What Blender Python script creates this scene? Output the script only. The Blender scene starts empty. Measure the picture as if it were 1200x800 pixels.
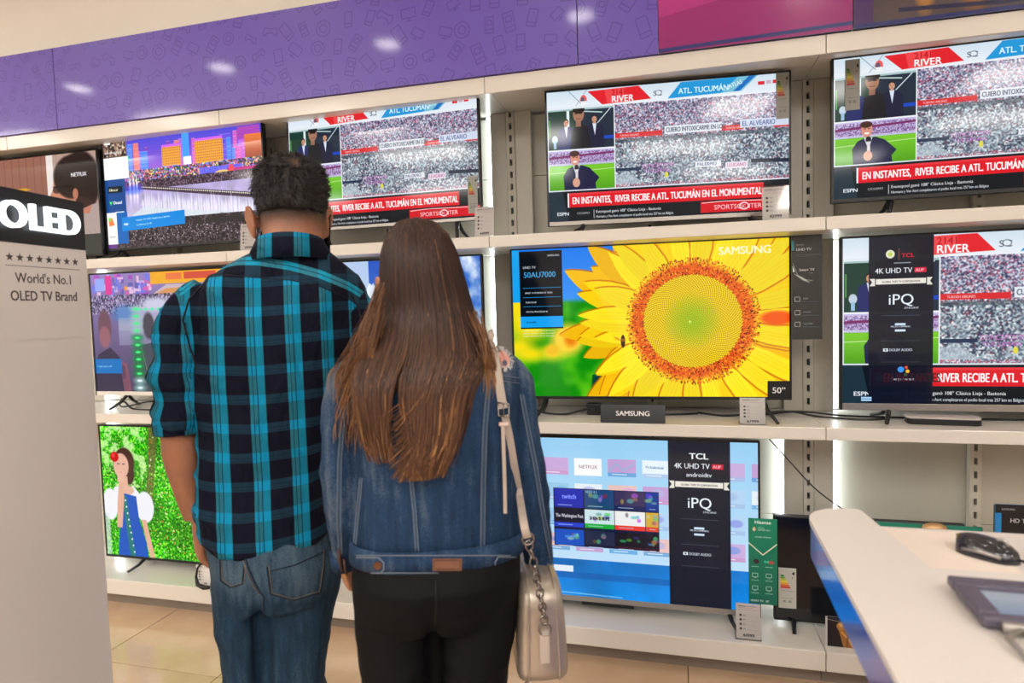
import bpy, bmesh, math, random
import numpy as np
from math import sin, cos, pi, radians, sqrt, atan2, hypot
from mathutils import Vector, Matrix, noise as mnoise
from mathutils.bvhtree import BVHTree

C = bpy.context.scene.collection
scene = bpy.context.scene
rng = np.random.default_rng(7)
random.seed(7)

# ------------------------------------------------------------------ camera
CAM_F, CAM_PITCH, CAM_YAW, CAM_ROLL, CAM_H, CAM_D = 728.0, .0546, -.25277, -.0276, 1.4724, 2.4582
def cam_axes():
    cy, sy = cos(CAM_YAW), sin(CAM_YAW)
    fw = Vector((sy, cy, 0)); rt = Vector((cy, -sy, 0)); up = Vector((0, 0, 1))
    cp, sp = cos(CAM_PITCH), sin(CAM_PITCH)
    f2 = fw*cp - up*sp; u2 = up*cp + fw*sp
    cr, sr = cos(CAM_ROLL), sin(CAM_ROLL)
    return rt*cr + u2*sr, u2*cr - rt*sr, f2
RT, UP, FW = cam_axes()
EYE = Vector((0, -CAM_D, CAM_H))
cd = bpy.data.cameras.new('camera'); cam = bpy.data.objects.new('camera', cd); C.objects.link(cam)
m = Matrix((RT, UP, -FW)).transposed().to_4x4(); m.translation = EYE
cam.matrix_world = m
cd.sensor_width = 36; cd.lens = 36*CAM_F/1200; cd.clip_start = .05
cd.dof.use_dof = True; cd.dof.focus_distance = 2.2; cd.dof.aperture_fstop = 4.0
scene.camera = cam

# ------------------------------------------------------------------ light and exposure
scene.view_settings.view_transform = 'Standard'; scene.view_settings.look = 'None'
scene.view_settings.gamma = 1; scene.view_settings.exposure = 0.0
world = bpy.data.worlds.new('world'); scene.world = world; world.use_nodes = True
world.node_tree.nodes['Background'].inputs[0].default_value = (1, .95, .88, 1)
world.node_tree.nodes['Background'].inputs[1].default_value = .35
PANEL_W = 22.0     # strength of the ceiling panels' own light
def area(name, loc, sx, sy, power, col=(1, .93, .84)):
    l = bpy.data.lights.new(name, 'AREA'); l.shape = 'RECTANGLE'; l.size = sx; l.size_y = sy
    l.energy = power; l.color = col
    o = bpy.data.objects.new(name, l); C.objects.link(o); o.location = loc
    return o

# ------------------------------------------------------------------ small helpers
def ray(u, v): return FW + RT*((u-600)/CAM_F) - UP*((v-400)/CAM_F)
def at_y(u, v, y):
    d = ray(u, v); return EYE + d*((y-EYE.y)/d.y)
def at_z(u, v, z):
    d = ray(u, v); return EYE + d*((z-EYE.z)/d.z)
def at_d(u, v, t): return EYE + ray(u, v)*t

def s2l(c): return tuple(((x/12.92) if x <= .04045 else ((x+.055)/1.055)**2.4) for x in c)
def rgb(r, g, b): return s2l((r/255, g/255, b/255))

def mat(name, col, rough=.5, metal=0, emit=None, es=0, spec=.5, coat=0, bump=None, vary=None, trans=0):
    """procedural material; bump=(scale,strength,distance) noise relief; vary=(scale,amount) tonal variation"""
    m = bpy.data.materials.new(name); m.use_nodes = True
    nt = m.node_tree; b = nt.nodes['Principled BSDF']
    b.inputs['Base Color'].default_value = (*col, 1); b.inputs['Roughness'].default_value = rough
    b.inputs['Metallic'].default_value = metal; b.inputs['Specular IOR Level'].default_value = spec
    b.inputs['Coat Weight'].default_value = coat; b.inputs['Coat Roughness'].default_value = .08
    b.inputs['Transmission Weight'].default_value = trans
    if emit: b.inputs['Emission Color'].default_value = (*emit, 1); b.inputs['Emission Strength'].default_value = es
    tc = nt.nodes.new('ShaderNodeTexCoord')
    if vary:
        n = nt.nodes.new('ShaderNodeTexNoise'); n.inputs['Scale'].default_value = vary[0]; n.inputs['Detail'].default_value = 4
        nt.links.new(tc.outputs['Object'], n.inputs['Vector'])
        hsv = nt.nodes.new('ShaderNodeHueSaturation'); hsv.inputs['Color'].default_value = (*col, 1)
        mr = nt.nodes.new('ShaderNodeMapRange'); mr.inputs[1].default_value = .3; mr.inputs[2].default_value = .7
        mr.inputs[3].default_value = 1-vary[1]; mr.inputs[4].default_value = 1+vary[1]
        nt.links.new(n.outputs['Fac'], mr.inputs[0]); nt.links.new(mr.outputs[0], hsv.inputs['Value'])
        nt.links.new(hsv.outputs[0], b.inputs['Base Color'])
    if bump:
        n2 = nt.nodes.new('ShaderNodeTexNoise'); n2.inputs['Scale'].default_value = bump[0]; n2.inputs['Detail'].default_value = 5
        nt.links.new(tc.outputs['Object'], n2.inputs['Vector'])
        bp = nt.nodes.new('ShaderNodeBump'); bp.inputs['Strength'].default_value = bump[1]; bp.inputs['Distance'].default_value = bump[2]
        nt.links.new(n2.outputs['Fac'], bp.inputs['Height']); nt.links.new(bp.outputs[0], b.inputs['Normal'])
    return m

class MB:
    """collects shapes; build() links them as one mesh object"""
    def __init__(s): s.v = []; s.f = []; s.uv = {}
    def add(s, vs, fs):
        k = len(s.v); s.v += [tuple(v) for v in vs]; s.f += [tuple(i+k for i in f) for f in fs]
        return s
    def box(s, x0, x1, y0, y1, z0, z1, bev=0, M=None):
        b = min(bev, (x1-x0)*.45, (y1-y0)*.45, (z1-z0)*.45)
        if b <= 0:
            vs = [(x, y, z) for x in (x0, x1) for y in (y0, y1) for z in (z0, z1)]
            fs = [(0, 1, 3, 2), (4, 6, 7, 5), (0, 4, 5, 1), (2, 3, 7, 6), (0, 2, 6, 4), (1, 5, 7, 3)]
        else:
            bm = bmesh.new()
            bmesh.ops.create_cube(bm, size=1)
            for v in bm.verts:
                v.co = Vector(((x0+x1)/2+v.co.x*(x1-x0), (y0+y1)/2+v.co.y*(y1-y0), (z0+z1)/2+v.co.z*(z1-z0)))
            bmesh.ops.bevel(bm, geom=bm.edges[:], offset=b, segments=2, affect='EDGES', profile=.5)
            bm.verts.index_update()
            vs = [v.co.copy() for v in bm.verts]; fs = [[v.index for v in f.verts] for f in bm.faces]; bm.free()
        if M is not None: vs = [M @ Vector(v) for v in vs]
        return s.add(vs, fs)
    def tube(s, pts, r, n=8, caps=True, flat=1.0, up=None):
        pts = [Vector(p) for p in pts]; N = len(pts)
        rs = r if hasattr(r, '__len__') else [r]*N
        T = [(pts[min(i+1, N-1)]-pts[max(i-1, 0)]).normalized() for i in range(N)]
        ref = Vector(up) if up is not None else (Vector((0, 0, 1)) if abs(T[0].z) < .9 else Vector((0, 1, 0)))
        vs = []; fs = []
        nx = None
        for i in range(N):
            if nx is None: nx = T[i].cross(ref).normalized()
            else:
                nx = nx - T[i]*nx.dot(T[i])
                nx = nx.normalized() if nx.length > 1e-6 else T[i].cross(ref).normalized()
            ny = T[i].cross(nx)
            for k in range(n):
                a = 2*pi*k/n; vs.append(pts[i] + nx*(cos(a)*rs[i]) + ny*(sin(a)*rs[i]*flat))
        for i in range(N-1):
            for k in range(n):
                a = i*n+k; b = i*n+(k+1) % n; fs.append((a, b, b+n, a+n))
        if caps: fs.append(tuple(range(n))[::-1]); fs.append(tuple((N-1)*n+k for k in range(n)))
        return s.add(vs, fs)
    def loft(s, secs, n=28, p=2.0, M=None):
        """horizontal elliptic sections (cx,cy,cz,rx,ry[,p])"""
        vs = []; fs = []
        for q in secs:
            cx, cy, cz, rx, ry = q[:5]; pp = q[5] if len(q) > 5 else p
            for k in range(n):
                a = 2*pi*k/n; c, sn = cos(a), sin(a)
                vs.append((cx+rx*math.copysign(abs(c)**(2/pp), c), cy+ry*math.copysign(abs(sn)**(2/pp), sn), cz))
        N = len(secs)
        for i in range(N-1):
            for k in range(n):
                a = i*n+k; b = i*n+(k+1) % n; fs.append((a, b, b+n, a+n))
        fs.append(tuple(range(n))[::-1]); fs.append(tuple((N-1)*n+k for k in range(n)))
        if M is not None: vs = [M @ Vector(v) for v in vs]
        return s.add(vs, fs)
    def ball(s, c, r, n=12, M=None):
        r = r if hasattr(r, '__len__') else (r, r, r)
        vs = [(c[0], c[1], c[2]-r[2])]; fs = []
        m_ = n//2
        for i in range(1, m_):
            t = -pi/2+pi*i/m_
            for k in range(n):
                a = 2*pi*k/n; vs.append((c[0]+r[0]*cos(t)*cos(a), c[1]+r[1]*cos(t)*sin(a), c[2]+r[2]*sin(t)))
        vs.append((c[0], c[1], c[2]+r[2])); L = len(vs)-1
        for k in range(n): fs.append((0, 1+(k+1) % n, 1+k)); fs.append((L, L-n+k, L-n+(k+1) % n))
        for i in range(m_-2):
            for k in range(n):
                a = 1+i*n+k; b = 1+i*n+(k+1) % n; fs.append((a, b, b+n, a+n))
        if M is not None: vs = [M @ Vector(v) for v in vs]
        return s.add(vs, fs)
    def prism(s, poly, z0, z1, M=None):
        n = len(poly); vs = [(x, y, z0) for x, y in poly]+[(x, y, z1) for x, y in poly]
        fs = [tuple(range(n))[::-1], tuple(range(n, 2*n))]+[(i, (i+1) % n, n+(i+1) % n, n+i) for i in range(n)]
        if M is not None: vs = [M @ Vector(v) for v in vs]
        return s.add(vs, fs)
    def torus(s, c, R, r, M=None, n=16, m_=8, sx=1, sy=1):
        vs = []; fs = []
        for i in range(n):
            a = 2*pi*i/n
            for k in range(m_):
                b = 2*pi*k/m_; q = R+r*cos(b); vs.append((q*cos(a)*sx, q*sin(a)*sy, r*sin(b)))
        for i in range(n):
            for k in range(m_):
                fs.append((i*m_+k, ((i+1) % n)*m_+k, ((i+1) % n)*m_+(k+1) % m_, i*m_+(k+1) % m_))
        if M is not None: vs = [M @ Vector(v) for v in vs]
        vs = [Vector(v)+Vector(c) for v in vs]
        return s.add(vs, fs)
    def mesh(s, name):
        me = bpy.data.meshes.new(name); me.from_pydata(s.v, [], s.f); me.validate(); me.update(); return me
    def build(s, name, material, parent=None, smooth=False):
        return link(name, s.mesh(name), material, parent, smooth)
def link(name, me, material, parent=None, smooth=False):
    o = bpy.data.objects.new(name, me); C.objects.link(o); o.parent = parent
    if material is not None and not me.materials: me.materials.append(material)
    if smooth:
        me.shade_smooth() if smooth is True else me.set_sharp_from_angle(angle=smooth)
    return o
def tag(o, label=None, cat=None, group=None, kind=None):
    if label: o['label'] = label
    if cat: o['category'] = cat
    if group: o['group'] = group
    if kind: o['kind'] = kind
    return o
def empty(name, loc=(0, 0, 0), rz=0):
    o = bpy.data.objects.new(name, None); C.objects.link(o); o.location = loc; o.rotation_euler = (0, 0, rz)
    o.empty_display_size = .05; return o
def struct(name, mb, m, smooth=False): return tag(mb.build(name, m, None, smooth), kind='structure')

# ------------------------------------------------------------------ raster canvas for flat prints and screen pictures
_fc = {}
def glyph_tris(s, bold):
    k = s
    if k not in _fc:
        cu = bpy.data.curves.new('t', 'FONT'); cu.body = s; cu.resolution_u = 3; cu.size = 1
        o = bpy.data.objects.new('t', cu); me = o.to_mesh(); me.calc_loop_triangles()
        co = np.array([v.co[:2] for v in me.vertices]) if len(me.vertices) else np.zeros((0, 2))
        tr = np.array([t.vertices[:] for t in me.loop_triangles], int).reshape(-1, 3)
        _fc[k] = (co, tr); o.to_mesh_clear(); bpy.data.objects.remove(o); bpy.data.curves.remove(cu)
    return _fc[k]
class Cv:
    S = 3
    def __init__(s, w, h, col=(0, 0, 0)):
        s.w, s.h = w, h; s.a = np.empty((h, w, 3), np.float32); s.a[:] = np.array(col)/255.
    def _blend(s, x0, y0, msk, col, al=1):
        h, w = msk.shape; X0, Y0 = max(x0, 0), max(y0, 0); X1, Y1 = min(x0+w, s.w), min(y0+h, s.h)
        if X1 <= X0 or Y1 <= Y0: return
        mm = (msk[Y0-y0:Y1-y0, X0-x0:X1-x0]*al)[..., None]; r = s.a[Y0:Y1, X0:X1]
        r[:] = r*(1-mm)+np.array(col, np.float32)/255.*mm
    def rect(s, x, y, w, h, col, al=1):
        s.poly([(x, y), (x+w, y), (x+w, y+h), (x, y+h)], col, al)
    def poly(s, pts, col, al=1, blur=0):
        P = np.array(pts, float); x0, y0 = np.floor(P.min(0)).astype(int); x1, y1 = np.ceil(P.max(0)).astype(int)
        x0 = max(x0, -2); y0 = max(y0, -2); x1 = min(x1, s.w+2); y1 = min(y1, s.h+2)
        if x1 <= x0 or y1 <= y0: return
        S = s.S if (x1-x0)*(y1-y0) < 60000 else 2
        xs = (np.arange((x1-x0)*S)+.5)/S+x0; ys = (np.arange((y1-y0)*S)+.5)/S+y0
        X = xs[None, :]; Y = ys[:, None]; ins = np.zeros((len(ys), len(xs)), bool)
        for i in range(len(P)):
            xa, ya = P[i]; xb, yb = P[(i+1) % len(P)]
            if ya == yb: continue
            c = ((ya > Y) != (yb > Y)); xi = xa+(Y-ya)*(xb-xa)/(yb-ya); ins ^= c & (X < xi)
        mk = ins.reshape(y1-y0, S, x1-x0, S).mean((1, 3)).astype(np.float32)
        s._blend(x0, y0, mk, col, al)
    def ell(s, cx, cy, rx, ry, col, rot=0, al=1, soft=.12):
        R = max(rx, ry)*(1+soft)+1; x0, y0 = int(cx-R), int(cy-R); x1, y1 = int(cx+R)+2, int(cy+R)+2
        x0 = max(x0, 0); y0 = max(y0, 0); x1 = min(x1, s.w); y1 = min(y1, s.h)
        if x1 <= x0 or y1 <= y0: return
        Y, X = np.mgrid[y0:y1, x0:x1]; X = X+.5-cx; Y = Y+.5-cy; c, n = cos(rot), sin(rot)
        d = np.sqrt(((X*c+Y*n)/rx)**2+((-X*n+Y*c)/ry)**2); so = max(soft, .7/min(rx, ry))
        s._blend(x0, y0, np.clip((1+so/2-d)/so, 0, 1).astype(np.float32), col, al)
    def line(s, pts, w, col, al=1):
        for (xa, ya), (xb, yb) in zip(pts[:-1], pts[1:]):
            L = hypot(xb-xa, yb-ya) or 1; nx, ny = -(yb-ya)/L*w/2, (xb-xa)/L*w/2
            s.poly([(xa+nx, ya+ny), (xb+nx, yb+ny), (xb-nx, yb-ny), (xa-nx, ya-ny)], col, al)
    def vgrad(s, x, y, w, h, c0, c1, al=1):
        x, y, w, h = int(x), int(y), int(w), int(h); t = np.linspace(0, 1, h)[:, None, None]
        g = (np.array(c0)*(1-t)+np.array(c1)*t)/255.; r = s.a[y:y+h, x:x+w]; r[:] = r*(1-al)+g[:r.shape[0]]*al
    def text(s, t, x, y, h, col, bold=0, sx=1, align='l', al=1, rot=0):
        """y = baseline, h = cap height in pixels"""
        co, tr = glyph_tris(t, bold)
        if not len(tr): return 0
        k = h/.73; w = co[:, 0].max()*k*sx
        ox = {'l': 0, 'c': -w/2, 'r': -w}[align]
        lx = co[:, 0]*k*sx+ox; ly = -co[:, 1]*k
        cr, sr = cos(rot), sin(rot)
        P = np.stack([x+lx*cr-ly*sr, y+lx*sr+ly*cr], 1)
        x0, y0 = np.floor(P.min(0)).astype(int)-1; x1, y1 = np.ceil(P.max(0)).astype(int)+1
        x0 -= 2; y0 -= 2; x1 += 2; y1 += 2
        S = 4 if h < 14 else 3
        M = np.zeros(((y1-y0)*S, (x1-x0)*S), bool)
        Q = (P-[x0, y0])*S
        for a, b, c in Q[tr]:
            mx, my = np.floor(np.minimum(np.minimum(a, b), c)).astype(int); Mx, My = np.ceil(np.maximum(np.maximum(a, b), c)).astype(int)+1
            mx = max(mx, 0); my = max(my, 0)
            X = np.arange(mx, Mx)[None, :]+.5; Y = np.arange(my, My)[:, None]+.5
            e0 = (b[0]-a[0])*(Y-a[1])-(b[1]-a[1])*(X-a[0]); e1 = (c[0]-b[0])*(Y-b[1])-(c[1]-b[1])*(X-b[0]); e2 = (a[0]-c[0])*(Y-c[1])-(a[1]-c[1])*(X-c[0])
            m_ = ((e0 >= 0) & (e1 >= 0) & (e2 >= 0)) | ((e0 <= 0) & (e1 <= 0) & (e2 <= 0))
            r = M[my:My, mx:Mx]; r |= m_[:r.shape[0], :r.shape[1]]
        if bold > 0:                                   # thicker strokes: spread the mask
            n = max(1, int(round(bold*h*S*.8))); A = M.copy()
            for d in range(1, n+1):
                A[:, d:] |= M[:, :-d]; A[:, :-d] |= M[:, d:]
            B = A.copy()
            for d in range(1, n//2+1): B[d:] |= A[:-d]; B[:-d] |= A[d:]
            M = B
        s._blend(x0, y0, M.reshape(y1-y0, S, x1-x0, S).mean((1, 3)).astype(np.float32), col, al)
        return w
    def noise(s, x, y, w, h, cell, pal, wts=None, al=1, blur=1):
        """random blobs from a palette, cell px across"""
        x, y, w, h = int(x), int(y), int(w), int(h); gh, gw = int(h/cell)+2, int(w/cell)+2
        p = np.array(pal, np.float32)/255.; idx = rng.choice(len(pal), (gh, gw), p=wts)
        g = p[idx]*rng.uniform(.85, 1.1, (gh, gw, 1))
        yy = (np.arange(h)/cell); xx = (np.arange(w)/cell)
        off = rng.uniform(0, 1, gh)
        yi = yy.astype(int); xi = np.minimum((xx[None, :]+off[yi][:, None]), gw-1).astype(int)
        t = g[yi[:, None], xi]
        if blur: t = box_blur(t, blur)
        r = s.a[y:y+h, x:x+w]; r[:] = r*(1-al)+np.clip(t[:r.shape[0], :r.shape[1]], 0, 1)*al
    def blur(s, x, y, w, h, k):
        x, y, w, h = int(x), int(y), int(w), int(h); r = s.a[y:y+h, x:x+w]; r[:] = box_blur(box_blur(r, k), k)
    def image(s, name):
        im = bpy.data.images.new(name, s.w, s.h, alpha=False)
        px = np.ones((s.h, s.w, 4), np.float32); px[..., :3] = np.clip(s.a[::-1], 0, 1)
        im.pixels.foreach_set(px.ravel()); im.update(); im.pack(); return im
def box_blur(t, k):
    if k < 1: return t
    o = t.copy()
    for ax in (0, 1):
        acc = np.zeros_like(o); 
        for d in range(-k, k+1):
            acc += np.take(o, np.clip(np.arange(o.shape[ax])+d, 0, o.shape[ax]-1), ax)
        o = acc/(2*k+1)
    return o
def fnoise(w, h, sc, seed=0, oct=4):
    """smooth value noise array h x w in 0..1"""
    r = np.random.default_rng(seed); out = np.zeros((h, w)); amp = 1; tot = 0
    for o in range(oct):
        gh, gw = int(h/sc)+3, int(w/sc)+3; g = r.random((gh, gw))
        y = np.arange(h)/sc; x = np.arange(w)/sc; yi = y.astype(int); xi = x.astype(int); fy = (y-yi); fx = (x-xi)
        fy = (fy*fy*(3-2*fy))[:, None]; fx = (fx*fx*(3-2*fx))[None, :]
        a = g[yi][:, xi]; b = g[yi][:, xi+1]; c = g[yi+1][:, xi]; d = g[yi+1][:, xi+1]
        out += amp*((a*(1-fx)+b*fx)*(1-fy)+(c*(1-fx)+d*fx)*fy); tot += amp; amp *= .5; sc = max(sc/2, 1)
    return out/tot
# ------------------------------------------------------------------ screen pictures
SKIN = (205, 150, 120); NAVY = (22, 28, 58)
def suit_man(c, cx, top, s, suit=NAVY, hair=(40, 28, 24), skin=SKIN, shirt=(215, 225, 240)):
    """simple standing figure: top of hair at y=top, s = head height"""
    c.poly([(cx-1.25*s, top+5*s), (cx-1.2*s, top+1.9*s), (cx-.95*s, top+1.45*s), (cx-.3*s, top+1.1*s), (cx+.3*s, top+1.1*s), (cx+.95*s, top+1.45*s), (cx+1.2*s, top+1.9*s), (cx+1.3*s, top+5*s)], suit)
    c.poly([(cx-.28*s, top+1.1*s), (cx+.28*s, top+1.1*s), (cx+.05*s, top+2.8*s)], shirt)
    c.rect(cx-.16*s, top+.85*s, .32*s, .35*s, skin)
    c.ell(cx, top+.5*s, .37*s, .5*s, hair)
    c.ell(cx, top+.62*s, .33*s, .42*s, skin)
    c.rect(cx-.2*s, top+.52*s, .14*s, .05*s, (50, 30, 30)); c.rect(cx+.07*s, top+.52*s, .14*s, .05*s, (50, 30, 30))
    c.rect(cx-.12*s, top+.82*s, .24*s, .05*s, (120, 50, 50))
CROWD = [(240, 240, 246), (205, 210, 225), (120, 128, 150), (45, 50, 78), (180, 60, 95), (150, 120, 150), (225, 60, 70)]
def scr_match():
    W, H = 1000, 562; c = Cv(W, H, (16, 26, 34))
    # crowd picture
    X0 = 291; Y0, Y1 = 74, 428
    c.noise(X0, Y0, W-X0, 200, 4, CROWD, [.25, .17, .16, .25, .07, .06, .04], blur=1)
    c.blur(X0, Y0, W-X0, 200, 1); c.a[Y0:Y0+110, X0:] = c.a[Y0:Y0+110, X0:]*.88+np.array([.05, .06, .09], np.float32)
    c.noise(X0, 226, W-X0, 206, 5, [(150, 170, 182), (180, 195, 205), (235, 238, 242), (55, 62, 85), (120, 60, 80), (110, 130, 145)], [.20, .13, .19, .34, .05, .09], blur=1)
    c.blur(X0, 226, W-X0, 206, 1); f = fnoise(W-X0, 206, 60, 3)[..., None]
    c.a[226:432, X0:] = c.a[226:432, X0:]*(1-.3*(f > .58))+np.array([.62, .7, .74])*.3*(f > .58)
    c.poly([(X0, 200), (W, 160), (W, 178), (X0, 220)], (60, 78, 88), .0)
    c.rect(X0, 222, W-X0, 14, (70, 84, 92), .55)
    for x, w in ((X0, 200), (730, 90), (940, 60)):
        c.rect(x, 196, w, 20, (214, 40, 48)); c.text('TURKISH AIRLINES', x+20, 211, 9, (240, 200, 200), .01, .8)
    c.rect(500, 180, 234, 34, (222, 228, 236)); c.text('CUIERO INTOXICARME EN LOS', 506, 206, 20, (45, 52, 75), .01, .62)
    c.rect(808, 176, 192, 34, (205, 215, 235)); c.text('EL ALVEARIO', 816, 203, 21, (70, 84, 140), .02, .78)
    c.text('CONCEPCION', 405, 350, 18, (190, 120, 190), .03, .8); c.text('TUCUMAN', 412, 372, 18, (180, 105, 185), .03, .9)
    c.rect(625, 338, 105, 24, (225, 228, 236)); c.text('PALERMO', 632, 357, 15, (80, 90, 130), .01, .9)
    c.rect(748, 348, 88, 26, (225, 215, 230)); c.text('LLUGANO', 754, 368, 16, (170, 70, 120), .02, .75)
    c.poly([(X0, 345), (400, 345), (400, 358), (X0, 358)], (35, 52, 82)); c.poly([(850, 340), (W, 346), (W, 362), (850, 356)], (32, 42, 62))
    c.poly([(X0, 372), (345, 368), (420, 418), (X0, 428)], (185, 200, 210), .7); c.ell(506, 384, 7, 12, (225, 215, 70))
    c.noise(X0, 414, W-X0, 14, 4, CROWD, blur=1, al=.7)
    # upper-left picture
    c.rect(4, 74, 284, 176, (22, 58, 48)); c.rect(85, 74, 12, 100, (220, 235, 235)); c.rect(0, 74, 290, 10, (160, 190, 190))
    c.poly([(150, 84), (286, 84), (286, 250), (130, 250)], (30, 44, 62)); c.line([(275, 84), (120, 250)], 4, (200, 215, 220))
    c.line([(135, 88), (240, 100)], 5, (190, 215, 210)); c.rect(230, 200, 56, 14, (20, 70, 190))
    suit_man(c, 82, 118, 30, (28, 40, 100)); suit_man(c, 205, 108, 32, (26, 30, 58))
    c.poly([(100, 250), (108, 165), (150, 140), (176, 160), (190, 250)], (24, 26, 34)); c.rect(125, 120, 22, 35, (150, 105, 85))
    c.ell(137, 102, 24, 34, (165, 118, 94)); c.ell(138, 82, 26, 17, (32, 26, 26)); c.rect(120, 98, 12, 3, (40, 25, 25)); c.rect(140, 98, 12, 3, (40, 25, 25)); c.rect(127, 120, 20, 3, (100, 60, 55))
    c.ell(32, 205, 13, 17, (190, 205, 220)); c.rect(26, 215, 12, 30, (150, 190, 220)); c.line([(10, 120), (10, 200)], 4, (70, 170, 60))
    c.rect(0, 250, 290, 6, (235, 240, 245))
    # lower-left picture
    c.vgrad(4, 256, 284, 70, (200, 190, 230), (130, 80, 150)); c.noise(4, 262, 284, 62, 3, [(120, 80, 150), (200, 190, 225), (90, 50, 120), (220, 215, 235)], blur=1, al=.75)
    c.poly([(4, 280), (288, 268), (288, 276), (4, 290)], (120, 40, 100)); c.rect(4, 318, 284, 108, (96, 176, 28)); c.vgrad(4, 322, 284, 104, (120, 200, 40), (80, 160, 25)); c.line([(4, 352), (288, 340)], 3, (190, 225, 150))
    c.rect(4, 310, 284, 10, (200, 200, 230), .8)
    c.poly([(70, 428), (66, 365), (85, 335), (112, 322), (150, 322), (180, 334), (222, 378), (205, 400), (208, 428)], (22, 28, 66))
    c.poly([(108, 322), (138, 322), (124, 370)], (225, 230, 240)); c.ell(118, 290, 20, 30, (215, 145, 125)); c.ell(116, 270, 21, 13, (70, 42, 36)); c.rect(107, 285, 8, 3, (60, 30, 30)); c.rect(122, 285, 8, 3, (60, 30, 30)); c.ell(118, 305, 9, 4, (245, 240, 240)); 
    c.ell(124, 330, 10, 12, (25, 22, 30)); c.rect(119, 338, 11, 50, (215, 210, 215)); c.ell(122, 395, 16, 20, (215, 160, 135))
    c.rect(288, 70, 4, 360, (235, 240, 246)); c.rect(0, 70, 4, 360, (225, 232, 240)); c.rect(0, 426, W, 5, (225, 230, 240))
    # top bar
    c.vgrad(0, 0, W, 74, (205, 222, 235), (232, 238, 245)); c.line([(95, 0), (165, 74)], 2, (90, 120, 130)); c.line([(175, 0), (120, 74)], 2, (120, 140, 160))
    c.poly([(0, 70), (290, 60), (290, 76), (0, 78)], (222, 232, 238))
    c.poly([(178, 8), (395, 2), (447, 60), (240, 68)], (224, 34, 44)); c.poly([(250, 6), (340, 3), (340, 64), (262, 67)], (236, 70, 74)); c.text('2141', 280, 34, 26, (190, 24, 36), .03, .9)
    c.text('RIVER', 279, 62, 28, (255, 255, 255), .035, .96); c.ell(160, 42, 14, 20, (235, 90, 90)); c.ell(156, 44, 8, 14, (90, 90, 110)); c.rect(148, 48, 24, 18, (235, 240, 240))
    c.text('SC', 455, 50, 22, (70, 80, 95), 0, 1.1); c.ell(478, 38, 14, 12, (70, 80, 95), al=.5); c.ell(478, 38, 10, 8, (225, 232, 240))
    c.poly([(570, 2), (800, 0), (735, 60), (515, 66)], (34, 150, 214)); c.poly([(800, 0), (880, 0), (815, 58), (735, 60)], (120, 190, 215)); c.poly([(845, 0), (872, 0), (806, 58), (780, 58)], (28, 110, 190))
    c.text('ATL. TUCUMÁN', 560, 50, 24, (225, 245, 255), .03, .86); c.text('ATLAS', 765, 45, 18, (225, 238, 240), .02, .8, rot=-.3)
    c.rect(880, 26, 26, 14, (214, 44, 56)); c.rect(912, 24, 20, 14, (205, 170, 190)); c.rect(938, 24, 22, 14, (214, 44, 56))
    # banner and ticker
    c.rect(0, 431, W, 131, (14, 22, 30)); c.poly([(0, 431), (60, 431), (86, 562), (0, 562)], (30, 50, 62))
    c.rect(82, 440, 6, 62, (235, 240, 245)); c.rect(88, 440, 812, 62, (220, 24, 38)); c.poly([(88, 440), (900, 440), (900, 446), (88, 450)], (240, 70, 80), .6)
    c.text('EN INSTANTES,  RIVER RECIBE A ATL. TUCUMÁN EN EL MONUMENTAL', 102, 488, 31, (255, 250, 250), .034, .585)
    c.text('ESPN', 34, 536, 15, (225, 230, 235), .05, 1.15); c.text('CICLISMO', 122, 533, 9, (190, 195, 200), .02, 1); c.rect(194, 516, 3, 38, (170, 175, 180))
    c.text('Evenepoel ganó 108° Clásica Lieja - Bastonia', 204, 531, 12.5, (240, 242, 245), .035, .9)
    c.text('Hermans y Van Aert completaron el podio local tras 257 km en Bélgica', 204, 552, 11.5, (225, 230, 235), .02, .72)
    c.rect(645, 508, 355, 46, (210, 22, 36)); c.line([(650, 514), (740, 509), (1000, 515)], 3, (245, 220, 225)); c.text('SPORTSCENTER', 700, 543, 20, (250, 225, 230), .0, .98); c.ell(822, 533, 20, 16, (250, 225, 230)); c.ell(822, 533, 15, 11, (200, 22, 36)); c.text('SC', 810, 540, 13, (250, 225, 230), .02, .9)
    return c
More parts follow.
